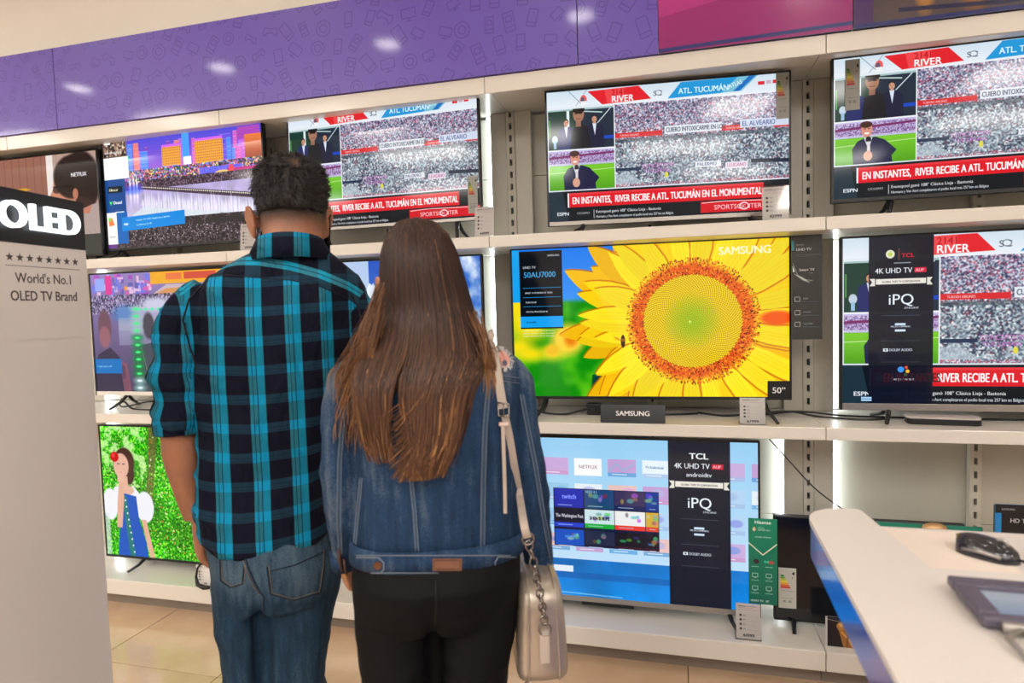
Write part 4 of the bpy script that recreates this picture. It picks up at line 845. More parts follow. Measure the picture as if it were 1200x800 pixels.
# things standing behind the counter on the base shelf
gb = [at_y(u, v, .10) for u, v in ((1028, 612), (1152, 621))]; gz = gb[0].z-ZB; t = empty('promotional_board', ((gb[0].x+gb[1].x)/2, .10, ZB)); gw = (gb[1].x-gb[0].x)/2; tag(t, 'green board with a golden ball just showing over the counter', 'card')
MB().box(-gw, gw, 0, .012, 0, gz, .001).build('board', mat('green_board', rgb(20, 130, 105), .4), t)
c = Cv(60, 60, (20, 130, 105)); MB().ball((.01, -.022, gz-.004), (.042, .02, .022), 16).build('golden_ball', mat('gold_foil', rgb(200, 160, 110), .35, metal=.6), t, smooth=True)
# specification box at the right
c = Cv(220, 160, (24, 24, 28)); c.rect(0, 40, 26, 120, (24, 130, 200)); c.text('SAMSUNG', 26, 26, 9, (190, 190, 195), .02, 1); c.text('HD TV', 62, 82, 20, (215, 215, 220), .02, 1)
t = sheet('specification_card', .16, .125, img_mat('tv_card_print', c, rough=.35), None, t=.004); p = at_y(1166, 627, .06); t.location = (p.x+.08, .06, p.z-.012)
MB().box(-.08, .08, .005, .012, ZB-p.z+.013, .12).box(-.08, .08, -.03, .06, ZB-p.z+.0125, ZB-p.z+.017).build('stand', M['bezel'], t)
tag(t, 'black television card peeking over the far edge of the counter', 'card')

# ------------------------------------------------------------------ lit totem at the left
tz = radians(7)
tm = empty('advertising_totem', (-1.278, -1.331, 0), tz); tag(tm, 'white advertising totem with a black head and lit white letters', 'sign')
Wt = .62
def face_sheet(name, y0, y1, z0, z1, m):
    # sheet on the face that looks towards +x (local), spanning local y0..y1
    vs = [(0, y0, z0), (0, y1, z0), (0, y1, z1), (0, y0, z1)]
    me = bpy.data.meshes.new(name); me.from_pydata(vs, [], [(0, 1, 2, 3)]); uv = me.uv_layers.new(name='UVMap')
    for l, q in zip(uv.data, [(0, 0), (1, 0), (1, 1), (0, 1)]): l.uv = q
    return link(name, me, m, tm)
MB().box(-.12, 0, -Wt, 0, 0, 1.627, .002).build('column', mat('totem_white', rgb(232, 225, 219), .5), tm)
MB().box(-.122, .002, -Wt-.002, .0, 1.628, 1.734, .001).build('head_panel', mat('totem_black', rgb(34, 36, 40), .35), tm)
c = Cv(900, 560, (232, 225, 219)); D = (74, 66, 62)
px = 900/.31   # pixels per metre over a .31 m wide print
def X(s_): return 900+s_*px
def star(x, y, r): c.poly([(x+cos(-pi/2+k*pi/5)*(r if k % 2 == 0 else r*.42), y+sin(-pi/2+k*pi/5)*(r if k % 2 == 0 else r*.42)) for k in range(10)], D)
for k in range(8): star(X(-.187+.0223*k), 82, 26)
c.line([(X(-.197), 130), (X(-.02), 130)], 4, (120, 112, 106))
w_ = c.text("World's No.1", X(-.112), 226, 60, (72, 64, 60), .022, .86, 'c'); c.text('OLED TV Brand', X(-.112), 330, 60, (72, 64, 60), .026, .84, 'c')
for k in range(6): c.ell(X(-.225)-6*abs(k-2.5), 190+k*30, 16, 8, (90, 84, 78), rot=.7 if k < 3 else -.7)
o = face_sheet('print_panel', -.31, -.0005, 1.627-560/px, 1.627, img_mat('totem_print', c, rough=.5)); o.location.x = .0008
for i, ch in enumerate('OLED'):
    cu = bpy.data.curves.new('letter', 'FONT'); cu.body = ch; cu.size = .074; cu.extrude = .005; cu.offset = .0006
    q = bpy.data.objects.new('letter', cu); me = q.to_mesh().copy(); q.to_mesh_clear(); bpy.data.objects.remove(q)
    l = link('letter', me, led_mat('lit_white_letter', (.86, .94, 1), 2.0), tm); l.rotation_euler = (pi/2, 0, pi/2); l.location = (.009, (-.212, -.147, -.112, -.077)[i], 1.657)

# ------------------------------------------------------------------ cables and small things on the middle shelf
def cable(label, pts, r=.003, grp=None):
    P = [Vector(p) for p in pts]; out = []
    for i in range(len(P)-1):
        p0, p1, p2, p3 = P[max(i-1, 0)], P[i], P[i+1], P[min(i+2, len(P)-1)]
        for k in range(6):
            t = k/6; out.append(.5*((2*p1)+(p2-p0)*t+(2*p0-5*p1+4*p2-p3)*t*t+(-p0+3*p1-3*p2+p3)*t**3))
    out.append(P[-1]); o = MB().tube(out, r, n=6).build('cable', M['black'], None, smooth=True); return tag(o, label, 'cable', grp)
z = ZM+.004
cable('thin black cable hanging from the middle shelf down behind the counter', [at_y(896, 508, .14), at_y(903, 516, .13), at_y(925, 540, .1), at_y(955, 572, .06), at_y(990, 598, .0), at_y(1010, 608, -.02)], .0024)
cable('black cable looping on the shelf left of the sunflower television’s brand plate', [(-.64, .34, z), (-.55, .2, z), (-.45, .17, z), (-.34, .2, z+.02), (-.2, .24, z), (-.05, .2, z), (.1, .24, z)], .005)
cable('black cable lying behind the price card of the sunflower television', [(.1, .26, z), (.2, .2, z), (.32, .17, z+.015), (.45, .2, z+.02), (.56, .21, z), (.7, .16, z), (.8, .19, z)], .0045)
cable('black power cord running behind the foot of the television with the column', [(.36, .24, z), (.5, .26, z+.01), (.66, .24, z), (.84, .22, z), (1.0, .2, z), (1.25, .21, z), (1.5, .2, z)], .004)
cable('black cable curling under the street television left of the man', [(-2.9, .22, z), (-2.78, .16, z+.03), (-2.68, .12, z), (-2.5, .10, z), (-2.3, .10, z), (-2.1, .14, z)], .005)
cable('thin black cable crossing under the street television’s left foot', [(-2.84, .2, z+.04), (-2.75, .12, z+.01), (-2.62, .18, z+.03), (-2.48, .14, z), (-2.25, .18, z)], .004)
t = empty('power_adapter', (-.33, .2, ZM)); tag(t, 'black plug-in power adapter under the sunflower television', 'adapter'); MB().box(-.03, .03, -.02, .02, 0, .05, .006).build('case', M['black'], t); MB().box(-.012, .012, -.03, -.02, .015, .03, .002).build('plug', M['black'], t)
t = empty('set_top_box', (.955, .115, ZM), radians(-6)); tag(t, 'flat black and white box on the middle shelf below the column television', 'box')
MB().prism(round_poly([(-.115, -.03), (.115, -.03), (.115, .05), (-.115, .05)], .02), .002, .021).build('base', M['black'], t)
MB().prism(round_poly([(-.117, -.02), (.117, -.02), (.117, .052), (-.117, .052)], .02), .021, .027).build('cover', mat('pearl_plastic', rgb(205, 195, 190), .35), t)
# little card with a black strap on the base shelf beside the man's hand
cp = at_y(241, 688, .03); t = empty('price_card', (cp.x, .03, ZB)); tag(t, 'small card with a black looped strap on the base shelf beside the man’s left hand', 'price card')
sheet('paper', .1, .1, img_mat('small_card_print', price_cv('99'), rough=.5), t, t=.001)
MB().tube([(.0, -.004, .13), (-.03, -.012, .09), (-.034, -.02, .05), (-.02, -.028, .015), (.02, -.032, .006), (.05, -.032, .01)], [.006, .005, .006, .01, .012, .008], n=6).build('strap', M['black'], t, smooth=True)
# ------------------------------------------------------------------ people
class Person:
    """local frame: x to the person's right, y where the person faces, z up"""
    def __init__(s, name, px, depth, heading, label):
        p = at_d(px, 420, depth); s.o = empty(name, (p.x, p.y, 0), heading); s.x, s.y = p.x, p.y
        tag(s.o, label, 'person'); s.m = Matrix.Translation((p.x, p.y, 0)) @ Matrix.Rotation(heading, 4, 'Z'); s.i = s.m.inverted()
    def loc(s, u, v, f=0.0):
        """where the sight line of pixel (u, v) crosses the body's own frontal plane shifted forward by f"""
        o = s.i @ EYE; d = (s.i.to_3x3() @ ray(u, v)); return o + d*((f-o.y)/d.y)
    def sec(s, v, xl, xr, ry, f=0.0, p=2.3):
        # width from the body's own plane, height from its back surface, which is what the row shows
        a, b = s.loc(xl, v, f), s.loc(xr, v, f); k = s.loc((xl+xr)/2, v, f-ry*.95 if v > 400 else f-ry*.95*max(0, (v-300)/100))
        return ((a.x+b.x)/2, f, k.z, (b.x-a.x)/2, ry, p)
    def sec0(s, v, xl, xr, ry, f=0.0, p=2.3):
        a, b = s.loc(xl, v, f), s.loc(xr, v, f); return ((a.x+b.x)/2, f, (a.z+b.z)/2, (b.x-a.x)/2, ry, p)
    def hit(s, bvh, u, v, off=.0015):
        o = s.i @ EYE; d = (s.i.to_3x3() @ ray(u, v)).normalized(); h = bvh.ray_cast(o, d)
        return None if h[0] is None else h[0]+h[1]*off
def remeshed(mb, voxel, smooth=6, adapt=None, fac=.5):
    me = mb.mesh('tmp'); o = bpy.data.objects.new('tmp', me); C.objects.link(o)
    r = o.modifiers.new('r', 'REMESH'); r.mode = 'VOXEL'; r.voxel_size = voxel
    sm = o.modifiers.new('s', 'SMOOTH'); sm.iterations = smooth; sm.factor = fac
    dg = bpy.context.evaluated_depsgraph_get(); out = bpy.data.meshes.new_from_object(o.evaluated_get(dg)); bpy.data.objects.remove(o)
    out.materials.clear(); return out
def coords(me):
    a = np.empty(len(me.vertices)*3, np.float32); me.vertices.foreach_get('co', a); return a.reshape(-1, 3)
def normals(me):
    a = np.empty(len(me.vertices)*3, np.float32); me.vertices.foreach_get('normal', a); return a.reshape(-1, 3)
def setco(me, a): me.vertices.foreach_set('co', a.astype(np.float32).ravel()); me.update()
def wrinkle(me, fn):
    co, no = coords(me), normals(me); d = np.array([fn(Vector(c)) for c in co.tolist()]); setco(me, co+no*d[:, None])
def nz(v, sx, sy, sz, seed=0): return mnoise.noise(Vector((v.x*sx+seed, v.y*sy, v.z*sz)))
def ridge(v, sx, sy, sz, seed=0): return 1-abs(nz(v, sx, sy, sz, seed))*2
def smooth_shade(me): me.shade_smooth()
def catmull(P, k=5):
    P = [Vector(p) for p in P]; out = []
    for i in range(len(P)-1):
        p0, p1, p2, p3 = P[max(i-1, 0)], P[i], P[i+1], P[min(i+2, len(P)-1)]
        for j in range(k):
            t = j/k; out.append(.5*((2*p1)+(p2-p0)*t+(2*p0-5*p1+4*p2-p3)*t*t+(-p0+3*p1-3*p2+p3)*t**3))
    out.append(P[-1]); return out
def head(mb, c, ztop, w, d, h):
    """c = (x, y) of the head's axis, face towards +y"""
    S = [(0, .0, .25, .2), (.04, -.02, .52, .5), (.10, -.02, .74, .74), (.2, -.02, .92, .92), (.32, -.01, 1, 1), (.45, 0, 1, .99), (.58, 0, .97, .93), (.7, .03, .90, .84), (.82, .10, .80, .70), (.92, .18, .66, .54), (1, .26, .38, .32)]
    mb.loft([(c[0], c[1]+q[1]*d, ztop-q[0]*h, w*q[2], d*q[3]) for q in S], n=28)
    x, y = c; z = ztop-h
    mb.ball((x, y+d*.92, z+h*.36), (w*.16, d*.22, h*.09), 12)            # nose
    mb.ball((x, y+d*.90, z+h*.45), (w*.11, d*.14, h*.09), 10)
    mb.ball((x, y+d*.80, z+h*.195), (w*.30, d*.17, h*.045), 12)          # lips
    mb.ball((x, y+d*.74, z+h*.08), (w*.30, d*.20, h*.07), 12)            # chin
    for s in (-1, 1):
        mb.ball((x+s*w*.42, y+d*.76, z+h*.57), (w*.32, d*.16, h*.035), 12)   # brow
        mb.ball((x+s*w*.52, y+d*.62, z+h*.36), (w*.30, d*.25, h*.10), 12)    # cheek
def ear(mb, x, y, z, s, k=1.0):
    Mx = Matrix.Translation((x, y, z)) @ Matrix.Rotation(s*radians(-28), 4, 'Z') @ Matrix.Rotation(s*radians(10), 4, 'Y')
    mb.ball((0, 0, .004*k), (.006*k, .016*k, .028*k), 14, M=Mx); mb.ball((0, .004*k, -.022*k), (.006*k, .009*k, .012*k), 10, M=Mx)
    pts = [Mx @ Vector((s*.004, cos(a)*.016*k-.001, sin(a)*.027*k+.005)) for a in np.linspace(-1.2, 3.9, 14)]
    mb.tube(pts, [.0035*k]*14, n=6)
def hand(mb, wrist, down, out, thumb, s=1.0, curl=.5, wr=.024):
    """wrist point, direction of the hand, palm-width direction, direction the palm faces"""
    w, d, o, t = Vector(wrist), Vector(down).normalized(), Vector(out).normalized(), Vector(thumb).normalized()
    mb.tube([w-d*.03*s, w, w+d*.03*s, w+d*.07*s, w+d*.092*s], [wr, wr*.95, .032*s, .038*s, .034*s], n=14, flat=.42, up=t)
    for i, (off, L) in enumerate(((-.029, .062), (-.010, .074), (.010, .078), (.029, .070))):
        b = w+d*.082*s+o*off*s; p = [b]; a = .15
        for q in (.45, .32, .26):
            a += curl; p.append(p[-1]+(d*cos(a)+t*sin(a))*L*q*s)
        mb.tube(p, [.0092*s, .0088*s, .0082*s, .007*s], n=8); mb.ball(p[-1], .0070*s, 8)
    b = w+d*.028*s+o*.028*s; q1 = b+(o*.75+d*.7+t*.35).normalized()*.042*s; q2 = q1+(d*.85+o*.1+t*.45).normalized()*.032*s; q3 = q2+(d*.8-o*.15+t*.5).normalized()*.024*s
    mb.tube([b, q1, q2, q3], [.014*s, .0115*s, .0098*s, .0078*s], n=8); mb.ball(q3, .0078*s, 8)
def leg_body(mb, hip, knee, ankle, r): mb.tube(catmull([hip, (Vector(hip)+Vector(knee))/2, knee, (Vector(knee)*.6+Vector(ankle)*.4), ankle], 3), np.interp(np.linspace(0, 1, 13), [0, .25, .5, .62, .8, 1], r), n=14)
def shoe(parent, x, y, m, L=.28, w=.047):
    mb = MB(); secs = []
    for u, ww, hh in ((0, .5, .055), (.08, .8, .075), (.25, .85, .085), (.45, .9, .07), (.7, 1.05, .05), (.9, .85, .038), (1, .4, .025)):
        Y = y-.08+L*u; n = 14; secs.append([(x+w*ww*cos(a), Y, .014+max(0, sin(a))*hh) for a in np.linspace(-.3, pi+.3, n)])
    vs = [p for q in secs for p in q]; n = 14; fs = [(i*n+k, i*n+k+1, (i+1)*n+k+1, (i+1)*n+k) for i in range(6) for k in range(n-1)]+[(i*n, (i+1)*n, (i+1)*n+n-1, i*n+n-1) for i in range(6)]+[tuple(range(n))[::-1], tuple(6*n+k for k in range(n))]
    o = mb.add(vs, fs).build('shoe', m, parent, smooth=True)
    MB().prism([(x+w*1.05*cos(a)*(1 if sin(a) > 0 else .85), y-.08+L/2+L*.52*sin(a)) for a in np.linspace(0, 2*pi, 24, endpoint=False)], .001, .018).build('sole', M['bezel'], o); return o

def skin_mat(name, col, stubble=None):
    m = mat(name, col, .5, vary=(18, .10), bump=(160, .12, .001)); nt = m.node_tree; b = nt.nodes['Principled BSDF']
    b.inputs['Subsurface Weight'].default_value = .12; b.inputs['Subsurface Radius'].default_value = (1, .35, .2); b.inputs['Subsurface Scale'].default_value = .006
    if stubble:      # close-cropped hair: the skin darkens from z0 up to z1, only near the head's axis
        z0, z1, dark = stubble
        at = nt.nodes.new('ShaderNodeAttribute'); at.attribute_name = 'stubble'
        n = nt.nodes.new('ShaderNodeTexNoise'); n.inputs['Scale'].default_value = 420; tc = nt.nodes.new('ShaderNodeTexCoord'); nt.links.new(tc.outputs['Object'], n.inputs[0])
        mm = nt.nodes.new('ShaderNodeMath'); mm.operation = 'MULTIPLY_ADD'; mm.inputs[1].default_value = .5; nt.links.new(n.outputs[0], mm.inputs[0]); 
        m2 = nt.nodes.new('ShaderNodeMath'); m2.operation = 'SUBTRACT'; m2.inputs[1].default_value = .25; m2.use_clamp = True
        nt.links.new(at.outputs['Fac'], mm.inputs[2]); nt.links.new(mm.outputs[0], m2.inputs[0])
        m3 = nt.nodes.new('ShaderNodeMath'); m3.operation = 'MULTIPLY'; m3.use_clamp = True; nt.links.new(m2.outputs[0], m3.inputs[0]); 
        m4 = nt.nodes.new('ShaderNodeMath'); m4.operation = 'GREATER_THAN'; m4.inputs[1].default_value = .001; nt.links.new(at.outputs['Fac'], m4.inputs[0]); nt.links.new(m4.outputs[0], m3.inputs[1])
        mx = nt.nodes.new('ShaderNodeMix'); mx.data_type = 'RGBA'; nt.links.new(m3.outputs[0], mx.inputs[0])
        old = b.inputs['Base Color'].links[0].from_socket; nt.links.new(old, mx.inputs[6]); mx.inputs[7].default_value = (*dark, 1); nt.links.new(mx.outputs[2], b.inputs['Base Color'])
    return m
def denim(name, base, light, dark, scale=1.0):
    m = mat(name, base, .85, spec=.2); nt = m.node_tree; b = nt.nodes['Principled BSDF']; tc = nt.nodes.new('ShaderNodeTexCoord')
    def nse(sc, d, vec=None, sx=None):
        n = nt.nodes.new('ShaderNodeTexNoise'); n.inputs['Scale'].default_value = sc; n.inputs['Detail'].default_value = d
        if sx: mp = nt.nodes.new('ShaderNodeMapping'); mp.inputs['Scale'].default_value = sx; nt.links.new(tc.outputs['Object'], mp.inputs[0]); nt.links.new(mp.outputs[0], n.inputs[0])
        else: nt.links.new(tc.outputs['Object'], n.inputs[0])
        return n
    a0_ = nse(5*scale, 4); a = nt.nodes.new('ShaderNodeMath'); a.operation = 'MULTIPLY_ADD'; a.inputs[1].default_value = .5; a.inputs[2].default_value = .25; nt.links.new(a0_.outputs[0], a.inputs[0]); f = nse(90, 3, sx=(1, 1, .12)); g = nse(500, 2, sx=(1, 1, .5))
    mx = nt.nodes.new('ShaderNodeMath'); mx.operation = 'MULTIPLY_ADD'; mx.inputs[1].default_value = .35; nt.links.new(f.outputs[0], mx.inputs[0]); nt.links.new(a.outputs[0], mx.inputs[2])
    m2 = nt.nodes.new('ShaderNodeMath'); m2.operation = 'MULTIPLY_ADD'; m2.inputs[1].default_value = .25; nt.links.new(g.outputs[0], m2.inputs[0]); nt.links.new(mx.outputs[0], m2.inputs[2])
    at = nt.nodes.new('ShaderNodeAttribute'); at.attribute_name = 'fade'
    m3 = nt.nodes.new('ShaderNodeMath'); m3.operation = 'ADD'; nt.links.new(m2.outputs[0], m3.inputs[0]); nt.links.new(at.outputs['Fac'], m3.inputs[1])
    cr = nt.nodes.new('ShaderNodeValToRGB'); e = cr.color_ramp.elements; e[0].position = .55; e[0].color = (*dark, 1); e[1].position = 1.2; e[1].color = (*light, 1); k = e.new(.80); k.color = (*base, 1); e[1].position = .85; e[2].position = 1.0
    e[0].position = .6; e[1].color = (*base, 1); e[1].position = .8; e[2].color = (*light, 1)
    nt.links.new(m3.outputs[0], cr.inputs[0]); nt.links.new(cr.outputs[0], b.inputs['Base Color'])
    bp = nt.nodes.new('ShaderNodeBump'); bp.inputs['Strength'].default_value = .35; bp.inputs['Distance'].default_value = .0015; nt.links.new(m2.outputs[0], bp.inputs['Height']); nt.links.new(bp.outputs[0], b.inputs['Normal'])
    return m
def set_attr(me, name, vals):
    a = me.attributes.new(name, 'FLOAT', 'POINT'); a.data.foreach_set('value', np.asarray(vals, np.float32))
def seam(person, bvh, pts, name, m, parent, r=.0012, flat=1, step=6, off=.001):
    """a stitched seam laid on a garment along a pixel polyline"""
    P = []
    for (a, b), (c, d) in zip(pts[:-1], pts[1:]):
        n = max(2, int(hypot(c-a, d-b)/step))
        for i in range(n): P.append(person.hit(bvh, a+(c-a)*i/n, b+(d-b)*i/n, off))
    P.append(person.hit(bvh, *pts[-1], off)); P = [p for p in P if p is not None]
    if len(P) < 3: return None
    Q = [P[0]]
    for p in P[1:]:
        if (p-Q[-1]).length < .06: Q.append(p)
    if len(Q) < 3: return None
    return MB().tube(Q, r, n=6, flat=flat).build(name, m, parent, smooth=True)
def bvh_of(me): return BVHTree.FromPolygons([v.co for v in me.vertices], [p.vertices for p in me.polygons])

# ================= the man
man = Person('person', 318, 1.40, radians(31), 'man in a blue and black checked shirt and jeans, seen from behind')
ML = man.loc
hc = ML(342, 240); ztop = ML(342, 192).z
mb = MB()
head(mb, (hc.x, .01), ztop, .0715, .094, .235)
mb.loft([(hc.x, -.01, ztop-.30, .068, .066), (hc.x, -.012, ztop-.24, .063, .066), (hc.x, -.014, ztop-.19, .064, .072), (hc.x, -.008, ztop-.13, .06, .07)])
el, er = ML(295, 262), ML(384, 262)
ear(mb, el.x+.001, .0, el.z+.003, -1, 1.12); ear(mb, er.x-.003, .0, er.z+.003, 1, 1.12)
T_ = [man.sec(288, 312, 372, .055, .0), man.sec(312, 290, 390, .06), man.sec(332, 262, 404, .07), man.sec(360, 246, 408, .085), man.sec(400, 248, 402, .095), man.sec(450, 250, 388, .095), man.sec(520, 252, 380, .09), man.sec(600, 254, 374, .095), man.sec(660, 260, 380, .10), man.sec(700, 264, 390, .10)]
mb.loft(T_)
hz = ML(320, 700).z; lx, rx_ = ML(300, 800).x, ML(345, 800).x
for x in (lx, rx_): leg_body(mb, (x, 0, hz+.02), (x, .01, .50), (x, -.02, .09), [.055, .05, .045, .045, .042, .036])
LA = [ML(236, 360), ML(214, 390), ML(207, 440), ML(207, 490), ML(212, 530, .01), ML(222, 575, .03), ML(230, 606, .035)]
mb.tube(catmull(LA, 3), np.interp(np.linspace(0, 1, 19), [0, .2, .45, .6, .68, .8, 1], [.03, .034, .034, .036, .039, .033, .025]), n=14)
RA = [ML(402, 355), ML(418, 390), ML(422, 440, .01), ML(418, 500, .02), ML(412, 560, .08), ML(402, 610, .14)]
mb.tube(catmull(RA, 3), np.interp(np.linspace(0, 1, 16), [0, .2, .5, .7, .9, 1], [.03, .034, .034, .036, .027, .025]), n=14)
hand(mb, LA[-1], (.10, .08, -1), (0, 1, .05), (1, .15, 0), 1.0, .42)
hand(mb, RA[-1], (-.1, .4, -1), (.0, 1, .3), (-1, .15, 0), 1.0, .42)
me = remeshed(mb, .0042, 4)
co = coords(me); zf = (co[:, 2]-(ztop-.160))/.045; near = (np.hypot(co[:, 0]-hc.x, co[:, 1]) < .125) & (np.abs(co[:, 0]-hc.x) < .0735)
face = np.clip((co[:, 1]-.045)/.02, 0, 1)
set_attr(me, 'stubble', np.where(near, np.clip(zf, 0, 1.3)*(1-face), 0))
me.materials.append(skin_mat('brown_skin', rgb(168, 112, 84), (0, 1, rgb(44, 36, 33)))); me.shade_smooth()
man_body = link('body', me, None, man.o)
for s in (-1, 1):
    MB().ball((hc.x+s*.031, .01+.087, ztop-.235+.235*.5), .0115, 12).build('eye', mat('eye_white', rgb(225, 220, 215), .2), man.o, smooth=True)
M['hair_dark'] = mat('black_brown_hair', rgb(24, 18, 17), .5, spec=.35)
# short hair: a cap plus thousands of short locks laid around a crown whorl
capc = Vector((hc.x, .0, ztop-.085)); wh = ML(347, 200)
cap = MB().loft([(hc.x, -.012, ztop-.112, .068, .084), (hc.x, -.008, ztop-.098, .0745, .094), (hc.x, -.004, ztop-.06, .0785, .099), (hc.x, 0, ztop-.03, .075, .093), (hc.x, 0, ztop-.006, .060, .076), (hc.x, 0, ztop+.008, .036, .048), (hc.x, 0, ztop+.012, .012, .018)], n=30)
cme = remeshed(cap, .004, 3); wrinkle(cme, lambda v: .005*nz(v, 60, 60, 40)+.003*nz(v, 120, 120, 120)); cme.shade_smooth()
cc_ = coords(cme); whp = min((Vector(c) for c in cc_.tolist()), key=lambda c: (c-Vector((wh.x, -.07, wh.z))).length)
set_attr(cme, 'parting', np.exp(-(np.linalg.norm(cc_-np.array(whp), axis=1)/.010)**2))
M['cap'] = mat('hair_base', rgb(24, 18, 17), .6); nt = M['cap'].node_tree; at = nt.nodes.new('ShaderNodeAttribute'); at.attribute_name = 'parting'; mx = nt.nodes.new('ShaderNodeMix'); mx.data_type = 'RGBA'
nt.links.new(at.outputs['Fac'], mx.inputs[0]); mx.inputs[6].default_value = (*rgb(24, 18, 17), 1); mx.inputs[7].default_value = (*rgb(96, 68, 54), 1); nt.links.new(mx.outputs[2], nt.nodes['Principled BSDF'].inputs['Base Color'])
hair = link('hair', cme, M['cap'], man.o)
cb_ = bvh_of(cme); cw = whp.copy(); rg = random.Random(2); lk = MB()
cpoly = [(p.center.copy(), p.normal.copy()) for p in cme.polygons]
for _ in range(6500):
    p, n = cpoly[rg.randrange(len(cpoly))]
    if p.z < ztop-.105: continue
    r = p-cw; r.z *= 1; tng = r-n*r.dot(n); sw = n.cross(tng)
    if tng.length < 1e-4: continue
    d = tng.normalized()*.8+sw.normalized()*.5+n*(.75 if p.z > ztop-.03 else .5)+Vector((rg.gauss(0, .3), rg.gauss(0, .3), rg.gauss(0, .3)+(.2 if p.z > ztop-.03 else -.1)))
    d.normalize(); L = rg.uniform(.008, .018)*(1.0 if p.z > ztop-.07 else .5)
    if (p-cw).length < .011 and rg.random() < .75: continue
    e = n.cross(d).normalized()*rg.uniform(.0007, .0013)
    q = p+d*L*.55+n*.001; w2 = p+d*L+Vector((0, 0, -.15*L))
    lk.add([p-e, p+e, q+e*.8, q-e*.8, w2], [(0, 1, 2, 3), (3, 2, 4)])
o = lk.build('lock', M['hair_dark'], hair); o['kind'] = 'stuff'
# mask and glasses
mbm = MB(); hy = .01
vs = []; fs = []; n = 13
for j, (zz, yy) in enumerate(((.10, .80), (.075, 1.02), (.05, 1.14), (.02, 1.06), (-.005, .86))):
    for k in range(n):
        a = radians(-72+144*k/(n-1)); rr = .082*(1.0-.1*(j in (0, 4))); vs.append((hc.x+rr*sin(a), hy+.02+yy*.088*cos(a)**.8*1.05, ztop-.235+zz))
for j in range(4):
    for k in range(n-1): fs.append((j*n+k, j*n+k+1, (j+1)*n+k+1, (j+1)*n+k))
mk = mbm.add(vs, fs).build('face_mask', mat('black_cloth', rgb(18, 18, 22), .8), man.o, smooth=True)
mk.modifiers.new('thick', 'SOLIDIFY').thickness = .002
for s, E_ in ((-1, el), (1, er)):
    MB().tube(catmull([(hc.x+s*.078, .05, ztop-.145), (hc.x+s*.081, .012, ztop-.115), (hc.x+s*.081, -.006, E_.z+.002), (hc.x+s*.079, .004, E_.z-.03), (hc.x+s*.076, .03, ztop-.22)], 4), .0016, n=6).build('ear_loop', M['black'], mk, smooth=True)
gl = MB()
for s in (-1, 1):
    gl.torus((hc.x+s*.034, hy+.107, ztop-.112), .023, .002, M=Matrix.Rotation(pi/2, 4, 'X'), n=20, m_=6, sx=1.15)
    gl.tube([(hc.x+s*.062, hy+.10, ztop-.105), (hc.x+s*.082, hy+.05, ztop-.108), (hc.x+s*.083, .0, ztop-.112), (hc.x+s*.08, -.012, ztop-.122)], .0018, n=6)
gl.tube([(hc.x-.01, hy+.108, ztop-.108), (hc.x+.01, hy+.108, ztop-.108)], .0018, n=6)
g_ = gl.build('glasses', M['black'], man.o, smooth=True)
for s in (-1, 1): MB().loft([(hc.x+s*.034, 0, 0, .026, .022), (hc.x+s*.034, 0, .001, .026, .022)], M=Matrix.Translation((0, hy+.107, ztop-.112)) @ Matrix.Rotation(pi/2, 4, 'X')).build('lens', mat('blue_tinted_lens', rgb(40, 60, 120), .1), g_)

# shirt
ch = MB()
S_ = [man.sec(284, 307, 374, .068, .0), man.sec(293, 300, 382, .074), man.sec(302, 282, 394, .084), man.sec(312, 262, 408, .094), man.sec(323, 246, 420, .104), man.sec(338, 236, 428, .114), man.sec(362, 230, 430, .122), man.sec(400, 232, 420, .126), man.sec(450, 233, 406, .126), man.sec(500, 234, 398, .120), man.sec(550, 234, 393, .118), man.sec(600, 235, 390, .126, -.004), man.sec(640, 239, 390, .134, -.008), man.sec(655, 242, 390, .134, -.008)]
ch.loft(S_, n=40, p=2.4)
SL = [ML(244, 350), ML(219, 368), ML(211, 400), ML(208, 440), ML(208, 470), ML(210, 497)]
ch.tube(catmull(SL, 3), np.interp(np.linspace(0, 1, 16), [0, .2, .4, .6, .8, 1], [.050, .051, .047, .045, .044, .045]), n=18)
SR = [ML(402, 350), ML(412, 368), ML(419, 400), ML(421, 440), ML(420, 480, .01), ML(418, 500, .02)]
ch.tube(catmull(SR, 3), np.interp(np.linspace(0, 1, 16), [0, .2, .4, .6, .8, 1], [.048, .049, .046, .045, .044, .045]), n=18)
sm_ = remeshed(ch, .0055, 8)
# the curved shirt tail: cut the hem higher at the sides
ctr = (S_[-1][0]); zc = ML(318, 652, -.14).z; zs = ML(238, 630, -.02).z; hwid = S_[-1][3]
def hem(x): return zc+(zs-zc)*min(1, abs((x-ctr)/hwid))**2.2
co = coords(sm_); 
low = co[:, 2] < ML(318, 590).z
hm = np.array([hem(x) for x in co[:, 0]]); co[:, 2] = np.where(low & (co[:, 2] < hm), hm-.002*(hm-co[:, 2]), co[:, 2]); setco(sm_, co)
arm_pit_z = ML(228, 410).z; zlc = ML(208, 505).z
def shirt_w(v):
    side = abs(v.x-ctr)/.17
    f = .011*ridge(v, 9, 6, 2.2, 3)*min(1, side*1.2)+.006*nz(v, 14, 14, 9, 5)
    f += .010*nz(Vector((v.x*.8+v.z*.6, v.y, v.z-v.x*.5)), 6, 6, 15, 9)+.007*max(0, .55-abs(nz(Vector((v.x*.9-v.z*.5, v.y, v.z+v.x*.6)), 5, 5, 12, 19))*4)
    if v.x < ML(229, 440).x: f += .005*sin(v.z*95+v.x*30+3*nz(v, 12, 12, 12))*max(0, min(1, (arm_pit_z+.05-v.z)/.1))
    return f*(0.35 if v.z > zsh else 1)-.001
zsh = ML(0, 325).z
wrinkle(sm_, shirt_w)
co = coords(sm_)
